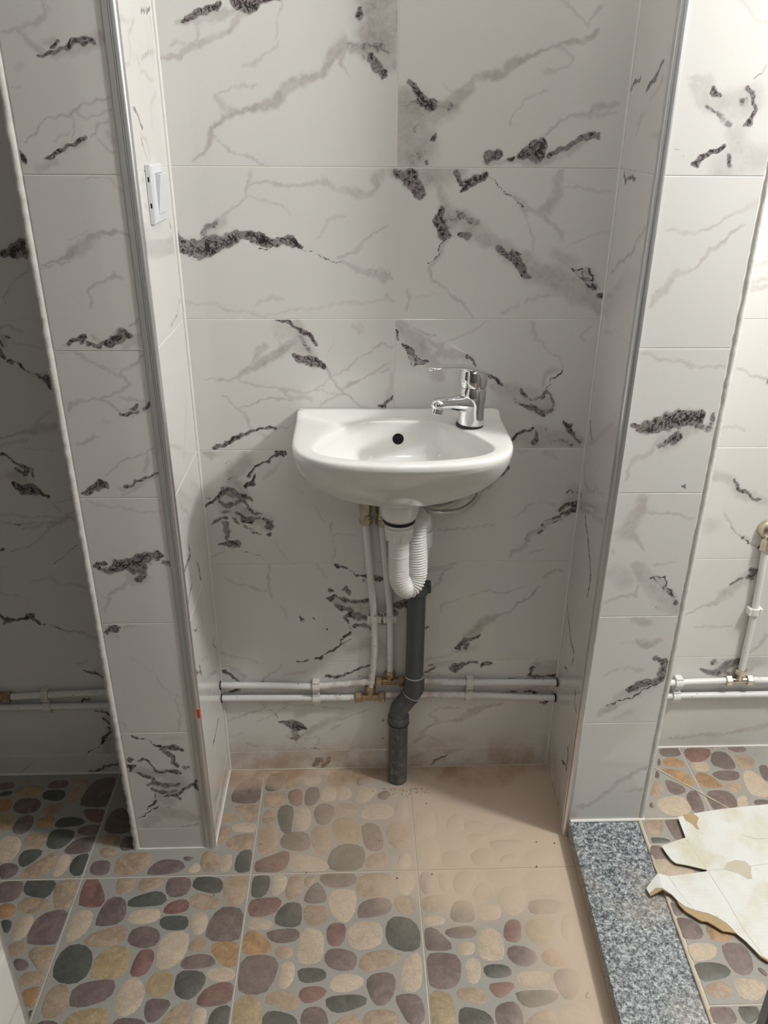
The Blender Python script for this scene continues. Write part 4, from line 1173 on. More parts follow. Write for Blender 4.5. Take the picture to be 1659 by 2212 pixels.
P 2281,-1233 2306,-1213 2377,-1215 2385,-1279 2363,-1336 2317,-1350 2285,-1322
K 2129,-1299 2215,-1295 2261,-1310 2271,-1337 2240,-1359 2148,-1373 2131,-1359
T 2129,-1411 2167,-1386 2218,-1377 2243,-1403 2236,-1435 2162,-1444
C 2273,-1375 2309,-1368 2382,-1381 2387,-1411 2332,-1459 2268,-1443
P 2390,-1325 2410,-1322 2424,-1353 2407,-1360
P 2123,-1478 2208,-1477 2213,-1546 2117,-1543
K 2237,-1481 2315,-1480 2313,-1515 2262,-1551 2240,-1540'''
# ---------------------------------------------------------------- printed veining of the wall tiles (metres*2000, half width*4000)
SURF = {'C': ((0,0,0), (1,0,0), (0,0,1), (0,-1,0)), 'LF': ((0,-.268,0), (1,0,0), (0,0,1), (0,-1,0)), 'RF': ((0,-.255,0), (1,0,0), (0,0,1), (0,-1,0)),
        'LR': ((0,0,0), (0,1,0), (0,0,1), (1,0,0)), 'RR': ((.9,0,0), (.048,1,0), (0,0,1), (-1,.048,0)),
        'FL': ((-.240,0,0), (0,1,0), (0,0,1), (1,0,0))}
VEIN = {k: [] for k in SURF}
cur = None
for line in VEIN_DATA.strip().split('\n'):
    if line[0] == '@': cur = line[1:]; continue
    a = line.split()
    VEIN[cur].append((a[0][0], int(a[0][1:])/100, np.array([[float(c) for c in q.split(',')] for q in a[1:]]) * (1/2000, 1/2000, 1/4000)))
    ty_, w_ = a[0][0], VEIN[cur][-1][2]
    w_[:, 2] = np.maximum(w_[:, 2]*1.38, .0045) if ty_ == 'D' else w_[:, 2]*1.22
def segs_of(veins):
    S = []
    for ty, st, P in veins:
        if len(P) == 1: P = np.vstack([P, P + (.0008, .0004, 0)])
        for a, b in zip(P[:-1], P[1:]):
            wa, wb = (a[2], b[2]) if ty != 'B' else (.0024, .0024)
            S.append((a[0], a[1], b[0], b[1], wa, wb, st, 'TDB'.index(ty)))
    return np.array(S) if S else np.zeros((0, 8))
def near(u, v, S):
    """distance of every point to every segment, and the half width there"""
    ax, ay, bx, by, wa, wb = (S[:, i][None] for i in range(6))
    dx, dy = bx-ax, by-ay
    t = np.clip(((u[:, None]-ax)*dx + (v[:, None]-ay)*dy) / (dx*dx+dy*dy+1e-12), 0, 1)
    return np.hypot(u[:, None]-ax-t*dx, v[:, None]-ay-t*dy), wa + (wb-wa)*t
def ss(lo, hi, x):
    t = np.clip((x-lo)/(hi-lo), 0, 1); return t*t*(3-2*t)
rs = np.random.RandomState(3)
def random_veins(u0, u1, v0, v1):
    out = []
    for k in range(3):
        n = 7; u = np.linspace(u0-.02, u1+.02, n) + rs.uniform(-.02, .02, n)
        v = np.linspace(rs.uniform(v0, v1), rs.uniform(v0, v1), n) + rs.uniform(-.025, .025, n)
        out.append(('T', rs.uniform(.4, .7), np.stack([u, v, rs.uniform(.003, .009, n)], 1)))
    c = np.array([rs.uniform(u0, u1), rs.uniform(v0, v1)])
    P = np.cumsum(np.vstack([c, rs.uniform(-.01, .022, (4, 2))]), 0)
    out.append(('D', .9, np.column_stack([P, [.006, .014, .02, .013, .005]])))
    return out
def wall_tile(parent, surf, u0, u1, v0, v1, fill=True):
    O, U, V, N = (np.array(a, float) for a in SURF[surf])
    vv = [x for x in VEIN[surf] if u0-.004 < x[2][:, 0].mean() < u1+.004 and v0 < x[2][:, 1].mean() <= v1]
    if not vv and fill and (v1-v0) > .1: vv = random_veins(u0, u1, v0, v1)
    S = segs_of(vv); g = .0014; u0 += g; u1 -= g; v0 += g; v1 -= g
    nx, ny = max(1, math.ceil((u1-u0)/.048)), max(1, math.ceil((v1-v0)/.048)); LV = 4; K = 1 << LV
    du, dv = (u1-u0)/nx/K, (v1-v0)/ny/K
    cells = np.array([(i*K, j*K) for i in range(nx) for j in range(ny)]); size = K; leaves = []
    while len(cells):
        if size == 1 or not len(S): leaves.append(np.column_stack([cells, np.full(len(cells), size)])); break
        d, w = near(u0+(cells[:, 0]+size/2)*du, v0+(cells[:, 1]+size/2)*dv, S)
        h = size*max(du, dv)
        lim = np.where(S[:, 7][None] == 0, np.maximum(.0028, .22*w), np.where(S[:, 7][None] == 1, np.maximum(.0028, .3*w), .0026))
        go = ((d < 1.5*w + .004 + .72*h) & (h > lim)).any(1)
        leaves.append(np.column_stack([cells[~go], np.full((~go).sum(), size)]))
        c = cells[go]; size //= 2
        cells = np.concatenate([c, c+(size, 0), c+(0, size), c+(size, size)]) if len(c) else c
    L = np.concatenate(leaves)
    q = np.stack([np.stack([L[:, 0]+a*L[:, 2], L[:, 1]+b*L[:, 2]], 1) for a, b in ((0,0),(1,0),(1,1),(0,1))], 1)
    key = q[..., 0]*100000 + q[..., 1]
    uk, inv = np.unique(key.ravel(), return_inverse=True); faces = inv.reshape(-1, 4)
    gi, gj = uk // 100000, uk % 100000
    u, v = u0+gi*du, v0+gj*dv
    col = np.zeros((len(u), 4)); col[:, 3] = 1
    if len(S):
        wu = u + .0030*np.sin(95*u+61*v+1.3)+.0015*np.sin(233*v-141*u+.4)+.0007*np.sin(517*u+330*v)
        wv = v + .0030*np.sin(88*v-70*u+2.1)+.0015*np.sin(251*u+160*v)+.0007*np.sin(480*v-390*u)
        d, w = near(wu, wv, S); st, ty = S[:, 6][None], S[:, 7]
        w = np.maximum(w, 1e-4)
        for k in range(3):
            if not (ty == k).any(): continue
            dk, wk, sk = d[:, ty == k], w[:, ty == k], st[:, ty == k]
            if k == 0: val = sk*(1-ss(.35, 1.45, dk/wk))
            elif k == 1: val = sk*(1-ss(.30, 1.55, dk/wk))
            else: val = sk*np.clip(1.15-dk/.0026, 0, 1)
            col[:, k] = val.max(1)
    pts = O + u[:, None]*U + v[:, None]*V
    def cid(i, j): return int(np.searchsorted(uk, i*100000+j))
    ci = [cid(0,0), cid(nx*K,0), cid(nx*K,ny*K), cid(0,ny*K)]; nb = len(pts); e = .0006
    ring = [(u0-e,v0-e),(u1+e,v0-e),(u1+e,v1+e),(u0-e,v1+e)]
    side = [O+a*U+b*V-N*e for a, b in ring] + [O+a*U+b*V-N*.005 for a, b in ring]
    F = [tuple(f) for f in faces.tolist()]
    for k in range(4):
        m = (k+1) % 4
        F += [(ci[m], ci[k], nb+k, nb+m), (nb+m, nb+k, nb+4+k, nb+4+m)]
    jit = rs.uniform(-.00025, .00025)
    P = np.vstack([pts, side]) + N*jit
    if np.dot(np.cross(U, V), N) < 0: F = [f[::-1] for f in F]
    me = bpy.data.meshes.new('wall_tile'); me.from_pydata((P - np.array(wl(parent))).tolist(), [], F); me.update()
    a = me.attributes.new('vein', 'FLOAT_COLOR', 'POINT')
    a.data.foreach_set('color', np.vstack([col, np.tile((0,0,0,1), (8, 1))]).astype(np.float32).ravel())
    me.materials.append(M_MARBLE)
    o = bpy.data.objects.new('wall_tile', me); COL.objects.link(o); o.parent = parent
    return o

# ---------------------------------------------------------------- shell
ZC = 2.75
G = .0010
wall_back = struct(obj('wall_back', MB().box(-1.3, 2.3, G, .14, -.06, ZC), M_GROUT), 'back wall of grey veined white marble tiles')
ROW = [.066+.3*k for k in range(9)] + [ZC]
def rows(parent, surf, u0, u1, cuts, zs):
    for k in range(len(zs)-1):
        c = [u0] + [x for x in cuts[k % len(cuts)] if u0 < x < u1] + [u1]
        for a, b in zip(c[:-1], c[1:]): wall_tile(parent, surf, a, b, zs[k], zs[k+1])
rows(wall_back, 'C', 0, .9, [[], [], [.45]], [0] + ROW[:3])
rows(wall_back, 'C', 0, .9, [[], [.45]], ROW[2:])
rows(wall_back, 'C', -.86, -.2, [[-.65], []], [0] + ROW)
rows(wall_back, 'C', 1.09, 1.98, [[], [1.55]], [.053] + ROW[1:])
wall_left = struct(obj('wall_left', MB().box(-.197, -G, -.268+G, -.0004, -.01, ZC), M_GROUT), 'short tiled partition left of the basin')
zl = [0, .0695, .372, .6735, .970, 1.266, 1.563, 1.862, 2.161, 2.46, ZC]
rows(wall_left, 'LF', -.185, -.0215, [[]], zl)
rows(wall_left, 'LR', -.2585, -.0005, [[]], [0] + ROW)
wall_right = struct(obj('wall_right', MB().prism([(.9+G, -.0004), (.9-.0122+G, -.255+G), (1.086, -.255+G), (1.086, -.0004)], -.01, ZC), M_GROUT), 'short tiled partition right of the basin')
rows(wall_right, 'RF', .8985, 1.0745, [[]], [.0505] + ROW[1:])
rows(wall_right, 'RR', -.240, -.0005, [[]], [0] + ROW)
# rough cut edges beside the front faces
def rough_strip(name, parent, x0, x1, y, z0, z1, n, amp, seed, mat=M_PLASTER):
    r = random.Random(seed); mb = MB(); rg = []
    for k in range(n+1):
        z = z0 + (z1-z0)*k/n; a = r.uniform(-amp, amp); b = r.uniform(-amp, amp)*.5; w = x1-x0
        rg.append([(x0+a, y+.009, z), (x0+a*.7+w*.08, y-.001+b, z), (x0+w*.45, y-.0042+b, z), (x1-w*.08, y-.001+b*.4, z), (x1, y+.009, z)])
    return obj(name, mb.rings(rg), mat, parent, smooth=True, sharp=75)
rough_strip('plaster_edge', wall_left, -.2025, -.1855, -.2675, .0, ZC, 300, .0032, 4)
rough_strip('plaster_edge', wall_right, 1.0752, 1.090, -.2535, .05, ZC, 260, .0014, 9)
# sealant beads in the inner corners and at the feet
def bead(parent, pts, r, name='sealant_bead', mat=M_CAULK): return obj(name, MB().tube(pts, r, 8), mat, parent, smooth=True)
bead(wall_back, [(.0015, -.0015, 0), (.0015, -.0015, ZC)], .0036)
bead(wall_back, [(.8985, -.0015, 0), (.8985, -.0015, ZC)], .0030)
r_ = random.Random(2)
bead(wall_back, [(0+.9*k/40, -.002, .001+r_.uniform(-.001, .001)) for k in range(41)], [r_.uniform(.0012, .0028) for k in range(41)], mat=M_MORTAR)
bead(wall_left, [(-.20, -.2685, .0005), (-.002, -.2685, .0005)], .0026)
bead(wall_left, [(.001, -.265, .002), (.0012, -.002, .0015)], .0030)
bead(wall_right, [(.900, -.2575, .0525), (1.09, -.2575, .0525)], .0042)
bead(wall_right, [(.888, -.245, .002), (.8985, -.002, .0015)], .0026, mat=M_MORTAR)
bead(wall_back, [(1.09, -.0015, .0555), (1.98, -.0015, .0555)], .003)
bead(wall_back, [(-.86, -.0015, .0005), (-.2, -.0015, .0005)], .004)
# aluminium corner profiles
def trim(parent, prof, name='corner_trim'):
    return obj(name, MB().prism(prof, 0.0, ZC), M_ALU, parent, smooth=True, sharp=50)
def arc(cx, cy, r, a0, a1, n): return [(cx+r*math.cos(math.radians(a0+(a1-a0)*k/n)), cy+r*math.sin(math.radians(a0+(a1-a0)*k/n))) for k in range(n+1)]
tl = trim(wall_left, [(-.0208, -.266)] + [(-.0206, -.2708), (-.0115, -.2718), (-.0108, -.2700), (-.0088, -.2700), (-.0082, -.2722)] + arc(-.0052, -.2652, .0076, -115, 0, 10) + [(.0024, -.2590), (-.002, -.2585), (-.012, -.262)])
tr = trim(wall_right, [(.8978, -.2535), (.8980, -.2585), (.8950, -.2595)] + arc(.8935, -.2505, .0088, -85, -175, 7) + [(.8842, -.2478), (.8862, -.2468), (.8862, -.2452), (.8843, -.2440), (.8850, -.2405), (.8895, -.240), (.893, -.248)])
struct(tl); struct(tr); tl['label'] = 'brushed aluminium edge profile'; tr['label'] = 'brushed aluminium edge profile'
obj('red_paint_mark', MB().box(-.0035, .0026, -.2735, -.2690, .417, .442), M_RED, wall_left)['label'] = 'small red paint mark on the aluminium edge'
# tiled wall end at the lower left and grey door edge at the lower right, close to the camera
wall_front = struct(obj('wall_front', MB().box(-.9, -.240-G, -1.35, -.806, -.01, ZC), M_GROUT), 'white marble tiled wall end at the lower left corner of the photo')
rows(wall_front, 'FL', -1.35, -.8085, [[]], [0] + ROW)
obj('corner_trim', MB().prism([(-.2405, -.8080), (-.2385, -.8080), (-.2360, -.8050), (-.2365, -.8010), (-.2400, -.7990), (-.2480, -.7990), (-.2480, -.8055)], 0, ZC), M_ALU, wall_front)
door_1 = struct(obj('door_1', MB().prism([(.998, -.950), (1.66, -1.22), (1.645, -1.257), (.983, -.987)], .075, 2.1), M_DOOR, bevel=.003), 'grey door leaf edge at the lower right corner of the photo')
obj('hinge_pin', MB().lathe([(.001, 0), (.0042, .001), (.0042, .05), (.001, .051)], (.9935, -.9560, .285), n=12), M_CHROME, door_1, smooth=True)
ceiling = struct(obj('ceiling', MB().box(-1.7, 2.7, -3.4, .14, ZC, ZC+.1), M_PAINT))
struct(obj('wall_side_left', MB().box(-1.7, -1.3, -3.4, .14, -.06, ZC), M_HALL))
struct(obj('wall_side_right', MB().box(2.3, 2.7, -3.4, .14, -.06, ZC), M_HALL))
struct(obj('wall_rear', MB().box(-1.7, 2.7, -3.6, -3.4, -.06, ZC), M_HALL))

# ---------------------------------------------------------------- floor: pebble tiles
fl = MB().box(-1.7, 2.7, -3.4, .02, -.06, -.0012).prism([(1.0780, .02), (1.0780, -.2620), (1.0460, -1.05), (1.0460, -1.35), (2.7, -1.35), (2.7, .02)], -.06, .0538)
floor = struct(obj('floor', fl, M_FGROUT), 'floor of square tiles set with flat river pebbles')
TILES = []
def floor_tile(x0, x1, y0, y1, z, slant=None):
    h = .0017
    x0 += h; x1 -= h; y0 += h; y1 -= h
    mb = MB().prism([(slant[0] if slant else x0, y0), (x1, y0), (x1, y1), (slant[1] if slant else x0, y1)], z-.006, z)
    o = obj('floor_tile', mb, M_BED, floor); TILES.append((x0, x1, y0, y1, z, o)); return o
for i in range(-2, 3):
    for y0, y1 in ((-.352, -.001), (-.755, -.352), (-1.158, -.755), (-1.561, -1.158)):
        x0, x1 = -.305+.405*i, -.305+.405*(i+1)
        if x1 > .9 and y0 > -1.1: x1 = .9
        if y0 > -.4 and i == -1 : pass
        floor_tile(x0, x1, y0, y1, 0.0)
for x0, x1 in ((1.072, 1.274), (1.274, 1.678), (1.678, 2.08)):
    for y0, y1 in ((-.337, -.001), (-.737, -.337), (-1.137, -.737)):
        e = lambda y: 1.0820 - .0406*max(0, -y-.2615) if y < -.2 else 1.0915
        if x0 < 1.1 and y1 > -.3: floor_tile(1.0925, x1, -.255, y1, .055); floor_tile(1.0815, x1, y0, -.2585, .055, (e(y0), e(-.2615)))
        elif x0 < 1.1: floor_tile(e(y0), x1, y0, y1, .055, (e(y0)+.002, e(y1)+.002))
        else: floor_tile(x0, x1, y0, y1, .055)
def outline(P, it=2):
    P = [np.array(p) for p in P]
    for _ in range(it):
        Q = []
        for a, b in zip(P, P[1:]+P[:1]): Q += [a*.78+b*.22, a*.22+b*.78]
        P = Q
    P = np.array(P); d = np.hypot(*(np.roll(P, -1, 0)-P).T); s = np.concatenate([[0], np.cumsum(d)]); n = 14
    t = np.linspace(0, s[-1], n, endpoint=False); C = np.vstack([P, P[:1]])
    return np.stack([np.interp(t, s, C[:, k]) for k in (0, 1)], 1)
def pebble_mb(Q, z, rise, mb=None):
    mb = mb or MB(); n = len(Q); c = Q.mean(0)
    inn = c + (Q-c)*.86
    v = [(x, y, z+.0001) for x, y in Q] + [(x, y, z+rise*.8) for x, y in inn] + [(c[0], c[1], z+rise)]
    f = [(i, (i+1) % n, n+(i+1) % n, n+i) for i in range(n)] + [(n+i, n+(i+1) % n, 2*n) for i in range(n)]
    return mb.add(v, f)
z = 0.0; DESIGN = []
for line in PEBBLE_DATA.strip().split('\n'):
    if line[0] == '@': z = float(line[1:]); continue
    a = line.split(); P = [tuple(float(c)/2000 for c in q.split(',')) for q in a[1:]]
    c = np.array(P).mean(0)
    t = [t for t in TILES if t[4] == z and t[0] < c[0] < t[1] and t[2] < c[1] < t[3]]
    if not t: continue
    t = t[0]; Q = outline(P)
    Q = c + (Q-c)*1.14
    Q[:, 0] = np.clip(Q[:, 0], t[0]+.002, t[1]-.002); Q[:, 1] = np.clip(Q[:, 1], t[2]+.002, t[3]-.002)
    o = obj('pebble', pebble_mb(Q, z, random.uniform(.0011, .0019)), STONE[a[0]], t[5], smooth=True, sharp=0)
    if z == 0 and t[2] < -.5 and .09 < t[0] < .2: DESIGN.append((a[0], Q))
for k in 'TCPKRYO':      # the same print on the tiles nearer than the photograph shows
    mb = MB()
    for s, Q in DESIGN:
        if s == k:
            for dx in (-.405, 0, .405): pebble_mb(Q+(dx, -.403), 0, .0014, mb)
    if mb.v: obj('pebble_rows', mb, STONE[k], floor, smooth=True, sharp=0)['kind'] = 'stuff'
for a, b in (((1.176, -.080), (1.233, -.138)), ((1.233, -.138), (1.321, -.230))):
    obj('grout_streak', MB().tube([(a[0], a[1], .0562), ((a[0]+b[0])/2, (a[1]+b[1])/2+.001, .0566), (b[0], b[1], .0562)], [.0016, .0022, .0012], 6, flat=.0008), M_MORTAR, floor, smooth=True)

# ---------------------------------------------------------------- granite threshold
th = tag(empty('threshold_slab', (.97, -.65, 0)), 'speckled blue grey granite threshold slab at the foot of the right partition', 'threshold')
L0, L1, R0, R1 = (.8965, -.2575), (.8665, -1.05), (1.0745, -.2615), (1.0425, -1.05)
obj('slab', MB().prism([L0, R0, R1, L1], .024, .0505), M_GRANITE, th, bevel=.0012)
obj('mortar_bed', MB().prism([(L0[0]+.003, L0[1]), (R0[0]-.002, R0[1]), (R1[0]-.002, R1[1]), (L1[0]+.003, L1[1])], .0005, .0242), M_MORTAR, th)
tag(obj('mortar_seam', MB().tube([(R0[0]+.002, R0[1], .052), ((R0[0]+R1[0])/2+.002, (R0[1]+R1[1])/2, .0525), (R1[0]+.002, R1[1], .052)], .0042, 8), M_MORTAR, loc=(1.06, -.6, .05), smooth=True), 'thin cream mortar seam between granite slab and pebble floor', 'seam')

# ---------------------------------------------------------------- wash basin
CX, ZT = .4605, 1.057
def polar(pts, it=2, n=120, c=(CX, -.15)):
    P = [np.array(p, float) for p in pts]
    for _ in range(it):
        Q = []
        for a, b in zip(P, P[1:]+P[:1]): Q += [a*.75+b*.25, a*.25+b*.75]
        P = Q
    P = np.array(P)-c; out = []
    A = P; Bq = np.roll(P, -1, 0)
    for k in range(n):
        th_ = 2*math.pi*k/n; d = np.array([math.cos(th_), math.sin(th_)]); best = 0
        for a, b in zip(A, Bq):
            e = b-a; den = d[0]*e[1]-d[1]*e[0]
            if abs(den) < 1e-12: continue
            t = (a[0]*e[1]-a[1]*e[0])/den; s = (a[0]*d[1]-a[1]*d[0])/den
            if t > 0 and -1e-9 <= s <= 1+1e-9: best = max(best, t)
        out.append(d*best+c)
    return np.array(out)
half = [(.2285, -.0005), (.2285, -.010), (.2285, -.12), (.2285, -.185), (.224, -.222), (.206, -.262), (.168, -.294), (.115, -.313), (.05, -.322), (0, -.324)]
OUT = polar([(CX+x, y) for x, y in half] + [(CX-x, y) for x, y in half[-2::-1]], 1)
hi = [(.070, -.064), (.105, -.082), (.142, -.130), (.172, -.188), (.183, -.222), (.172, -.249), (.135, -.272), (.075, -.287), (0, -.291)]
INN = polar([(CX, -.062)] + [(CX+x, y) for x, y in hi] + [(CX-x, y) for x, y in hi[-2::-1]], 2)
NC = np.array([.459, -.132])
def circ(r, c=NC, n=120): return np.array([(c[0]+r*math.cos(2*math.pi*k/n), c[1]+r*math.sin(2*math.pi*k/n)) for k in range(n)])
def ring(xy, zz): return [(p[0], p[1], zz if np.isscalar(zz) else zz[i]) for i, p in enumerate(xy)]
NECK = circ(.0465)
R = []
for r, zz in ((.0335, .8555), (.0360, .8545), (.0395, .8600), (.0435, .876), (.0455, .893), (.0462, .898)): R.append(ring(circ(r), zz))
R.append(ring(circ(.0490), .8985)); R.append(ring(circ(.0492), .9045))
zb, zt = .9050, ZT-.0145
for k in range(15):
    f = k/14; s = f**1.9 if f < 1 else 1
    g_ = .04 + .96*math.sin(f*math.pi/2)**1.04
    tt = 1-math.cos(f*math.pi/2); gy = .04+.96*tt**.72; N0 = circ(.0492)
    xy = np.stack([N0[:, 0]*(1-g_)+OUT[:, 0]*g_, np.where(OUT[:, 1] < -.13, N0[:, 1]*(1-gy)+OUT[:, 1]*gy, N0[:, 1]*(1-g_)+OUT[:, 1]*g_)], 1)
    back = OUT[:, 1] > -.006
    xy[:, 1] = np.where(back, np.minimum(xy[:, 1]*(1-g_)+OUT[:, 1]*g_, -.0005), xy[:, 1])
    R.append(ring(xy, zb+(zt-zb)*(1-math.cos(f*math.pi/2))**1.0))
def lift(xy, a=-.040, b=-.016, h=.010): return h*ss(a, b, xy[:, 1])
inset = lambda xy, q: np.array([CX, -.15]) + (xy-(CX, -.15))*(1-q/np.maximum(.06, np.hypot(*(xy-(CX, -.15)).T))[:, None])
def keepback(xy): xy = xy.copy(); b = OUT[:, 1] > -.006; xy[b, 1] = OUT[b, 1]; return xy
for q, dz in ((0, -.0105), (.0003, -.0066), (.0016, -.0030), (.0042, -.0009), (.0075, 0)):
    xy = keepback(inset(OUT, q)); R.append(ring(xy, ZT+dz+lift(xy)))
mid = inset(OUT, .020); mid[:, 1] = np.minimum(mid[:, 1], -.012); R.append(ring(mid, ZT+lift(mid)*.97))
m2 = inset(OUT, .026); m2[:, 1] = np.minimum(m2[:, 1], -.030); R.append(ring(OUT*.0+np.where((OUT[:, 1] > -.05)[:, None], m2, mid*.5+inset(INN, -.008)*.5), ZT-.0003))
R.append(ring(inset(INN, -.007), ZT-.0003)); R.append(ring(inset(INN, -.003), ZT-.0018)); R.append(ring(INN, ZT-.0055))
DR = circ(.020, np.array([.459, -.150]))
for f, dz in ((.985, -.018), (.965, -.036), (.925, -.054), (.86, -.071), (.74, -.087), (.56, -.099), (.34, -.106), (.15, -.109), (.0, -.111)):
    R.append(ring(DR*(1-f)+INN*f, ZT+dz))
R.append(ring(circ(.018, np.array([.459, -.150])), ZT-.118))
sink = tag(empty('wash_basin', (CX, -.15, .855)), 'small white wall hung ceramic wash basin with single chrome tap', 'sink')
bowl_mb = MB().rings(R)
bowl = obj('basin', bowl_mb, M_CERAMIC, sink, smooth=True, sharp=0)
bvh = BVHTree.FromPolygons([Vector(v) for v in bowl_mb.v], bowl_mb.f)
h = bvh.ray_cast(Vector((.4575, -.15, 1.016)), Vector((0, 1, 0)))
if h[0] is not None:
    nrm = h[1] if h[1].y < 0 else -h[1]
    p = h[0]
    obj('overflow_hole', MB().lathe([(.0118, -.002), (.0125, .0006), (.0113, .0010), (.0105, .0004)], p, nrm, 28), M_DARK, sink, smooth=True)['label'] = 'round dark overflow hole in back of bowl'
obj('drain_strainer', MB().lathe([(.019, -.003), (.021, .0015), (.017, .002), (.004, .0008)], (.459, -.150, ZT-.110), n=28), M_CHROME, sink, smooth=True)

# ---------------------------------------------------------------- tap
FX, FY = .6135, -.090
tap = tag(empty('basin_tap', (FX, FY, ZT)), 'chrome single lever mixer tap on the right corner of the basin', 'tap')
dr = Vector((-.79, -.613, 0)).normalized(); F0 = Vector((FX, FY, ZT))
obj('gasket', MB().lathe([(.0275, 0), (.0298, .0004), (.0298, .0032), (.0275, .0036)], F0 + dr*.0035, n=32), M_BLACK, tap, smooth=True)['label'] = 'black rubber ring under the tap'
obj('body', MB().lathe([(.0235, .0030), (.0283, .0034), (.0288, .006), (.0283, .020), (.0272, .034), (.0282, .050), (.0293, .066), (.0288, .080), (.0266, .0865), (.021, .088)], F0, n=40), M_CHROME, tap, smooth=True)
sp = path([F0+dr*.004+Vector((0,0,.052)), F0+dr*.030+Vector((0,0,.0555)), F0+dr*.062+Vector((0,0,.0615)), F0+dr*.088+Vector((0,0,.0655)), F0+dr*.103+Vector((0,0,.0655)), F0+dr*.1135+Vector((0,0,.0615))], .003)
n_ = len(sp); rr = []; ff = []
for i in range(n_):
    t = i/(n_-1); e = 1 if t < .88 else math.sqrt(max(.02, 1-((t-.88)/.125)**2))
    rr.append((.0235-.0080*ss(0, .6, t))*e); ff.append((.0235-.0095*ss(0, .55, t))*e)
obj('spout', MB().tube(sp, rr, 24, flat=ff), M_CHROME, tap, smooth=True, sharp=0)
ax = (dr*.25+Vector((0,0,-1))).normalized()
obj('aerator', MB().lathe([(.0110, 0), (.0130, .003), (.0130, .0170), (.0118, .0182), (.0100, .0176)], F0+dr*.099+Vector((0,0,.0645)), ax, 24), M_CHROME, tap, smooth=True)
cap = []
for r, zz, tilt in ((.0255, .0875, 0), (.0295, .0885, 0), (.0305, .096, 0), (.0305, .108, .12), (.0295, .117, .24), (.0250, .1215, .28), (.012, .1235, .28)):
    cap.append([F0 + Vector((r*math.cos(a), r*math.sin(a), zz + tilt*(r*math.cos(a)*dr.x + r*math.sin(a)*dr.y))) for a in [2*math.pi*k/40 for k in range(40)]])
lev = obj('lever', MB().rings(cap), M_CHROME, tap, smooth=True)
bl = path([F0-dr*.020+Vector((0,0,.1150)), F0+dr*.004+Vector((0,0,.1235)), F0+dr*.036+Vector((0,0,.1345)), F0+dr*.070+Vector((0,0,.1415)), F0+dr*.104+Vector((0,0,.1455)), F0+dr*.127+Vector((0,0,.1450))], .003)
n_ = len(bl)
sd = dr.cross(Vector((0,0,1)))
obj('lever_blade', MB().tube(bl, [(.0265-.0115*ss(0, .7, i/(n_-1)))*(1 if i/(n_-1) < .85 else math.sqrt(max(.03, 1-((i/(n_-1)-.85)/.152)**2))) for i in range(n_)], 22, flat=[.0062-.0030*i/(n_-1) for i in range(n_)], side0=sd), M_CHROME, lev, smooth=True, sharp=0)
obj('temperature_dot', MB().lathe([(.0042, -.001), (.0042, .0006), (.003, .0009)], F0+dr*.0305+Vector((0,0,.1010)), dr, 18), M_CHROME, lev, smooth=True)

# ---------------------------------------------------------------- waste: white siphon and grey pipe
trap = tag(empty('siphon_trap', (.459, -.13, .63)), 'white corrugated plastic siphon hose under the basin', 'trap')
TC = (.459, -.132, 0)
obj('rubber_seal', MB().lathe([(.030, .8468), (.0362, .8468), (.0366, .8510), (.0352, .8548), (.030, .8550)], TC, n=40), M_BLACK, trap, smooth=True)['label'] = 'black rubber seal'
obj('flange', MB().lathe([(.026, .8370), (.0300, .8370), (.0310, .8390), (.0345, .8420), (.0368, .8450), (.0368, .8466), (.030, .8468)], TC, n=40), M_PVC, trap, smooth=True)
mb = MB(); rg = []
for zz, r0, k0 in ((.8030, .0250, 0), (.8034, .0284, 1), (.8050, .0290, 1), (.8240, .0296, 1), (.8248, .0300, 0), (.8256, .0318, 0), (.8345, .0322, 0), (.8352, .0290, 0), (.8372, .028, 0)):
    rg.append([(TC[0]+(r0+(.0028 if k0 and (k//2) % 4 == 0 else 0))*math.cos(2*math.pi*k/72), TC[1]+(r0+(.0028 if k0 and (k//2) % 4 == 0 else 0))*math.sin(2*math.pi*k/72), zz) for k in range(72)])
obj('coupling_nut', mb.rings(rg), M_PVC, trap, smooth=True)
hp = path([(.4590, -.131, .8045), (.4595, -.130, .760), (.4605, -.129, .7150), (.4630, -.127, .6910), (.4735, -.121, .6690), (.4845, -.114, .6600), (.4965, -.107, .6680), (.5040, -.100, .6900), (.5045, -.096, .7250), (.5025, -.091, .7650), (.5020, -.084, .8000), (.5050, -.070, .8230), (.5140, -.057, .8260), (.5195, -.047, .8130), (.5215, -.044, .7900), (.5205, -.044, .7600), (.5160, -.045, .700), (.5130, -.045, .6250)], .00115)
ln = [0]
for a, b in zip(hp[:-1], hp[1:]): ln.append(ln[-1]+(b-a).length)
rad = []
for s in ln:
    if s < .018: r = .0234
    elif s < .0205 or .043 < s < .0455: r = .0244
    elif s < .075: r = .0236+.0002*math.sin(s/.0022*2*math.pi)
    else:
        a = .0006+.0016*ss(.10, .15, s)
        r = .0236 + a*(1-2*abs(2*((s/.0062) % 1)-1))
    rad.append(r - (.0045 if s > ln[-1]-.19 else 0)*ss(ln[-1]-.19, ln[-1]-.15, s))
obj('corrugated_hose', MB().tube(hp, rad, 26), M_PVC, trap, smooth=True, sharp=0)
obj('hose_collar', MB().lathe([(.019, .7380), (.0225, .7380), (.0235, .742), (.0235, .7760), (.0225, .7790), (.018, .7790)], (.5215, -.0445, 0), n=32), M_PVC, trap, smooth=True)
gp = tag(empty('waste_pipe', (.4715, -.045, 0)), 'dark grey plastic waste pipe with offset elbow running into the floor', 'pipe')
rp = .0232
obj('pipe_section', MB().lathe([(rp-.003, .322), (rp, .323), (rp, .602), (rp+.0030, .604), (rp+.0036, .612), (rp+.0036, .634), (rp+.0006, .640), (rp-.003, .640)], (.5105, -.045, 0), n=32), M_GREY, gp, smooth=True)
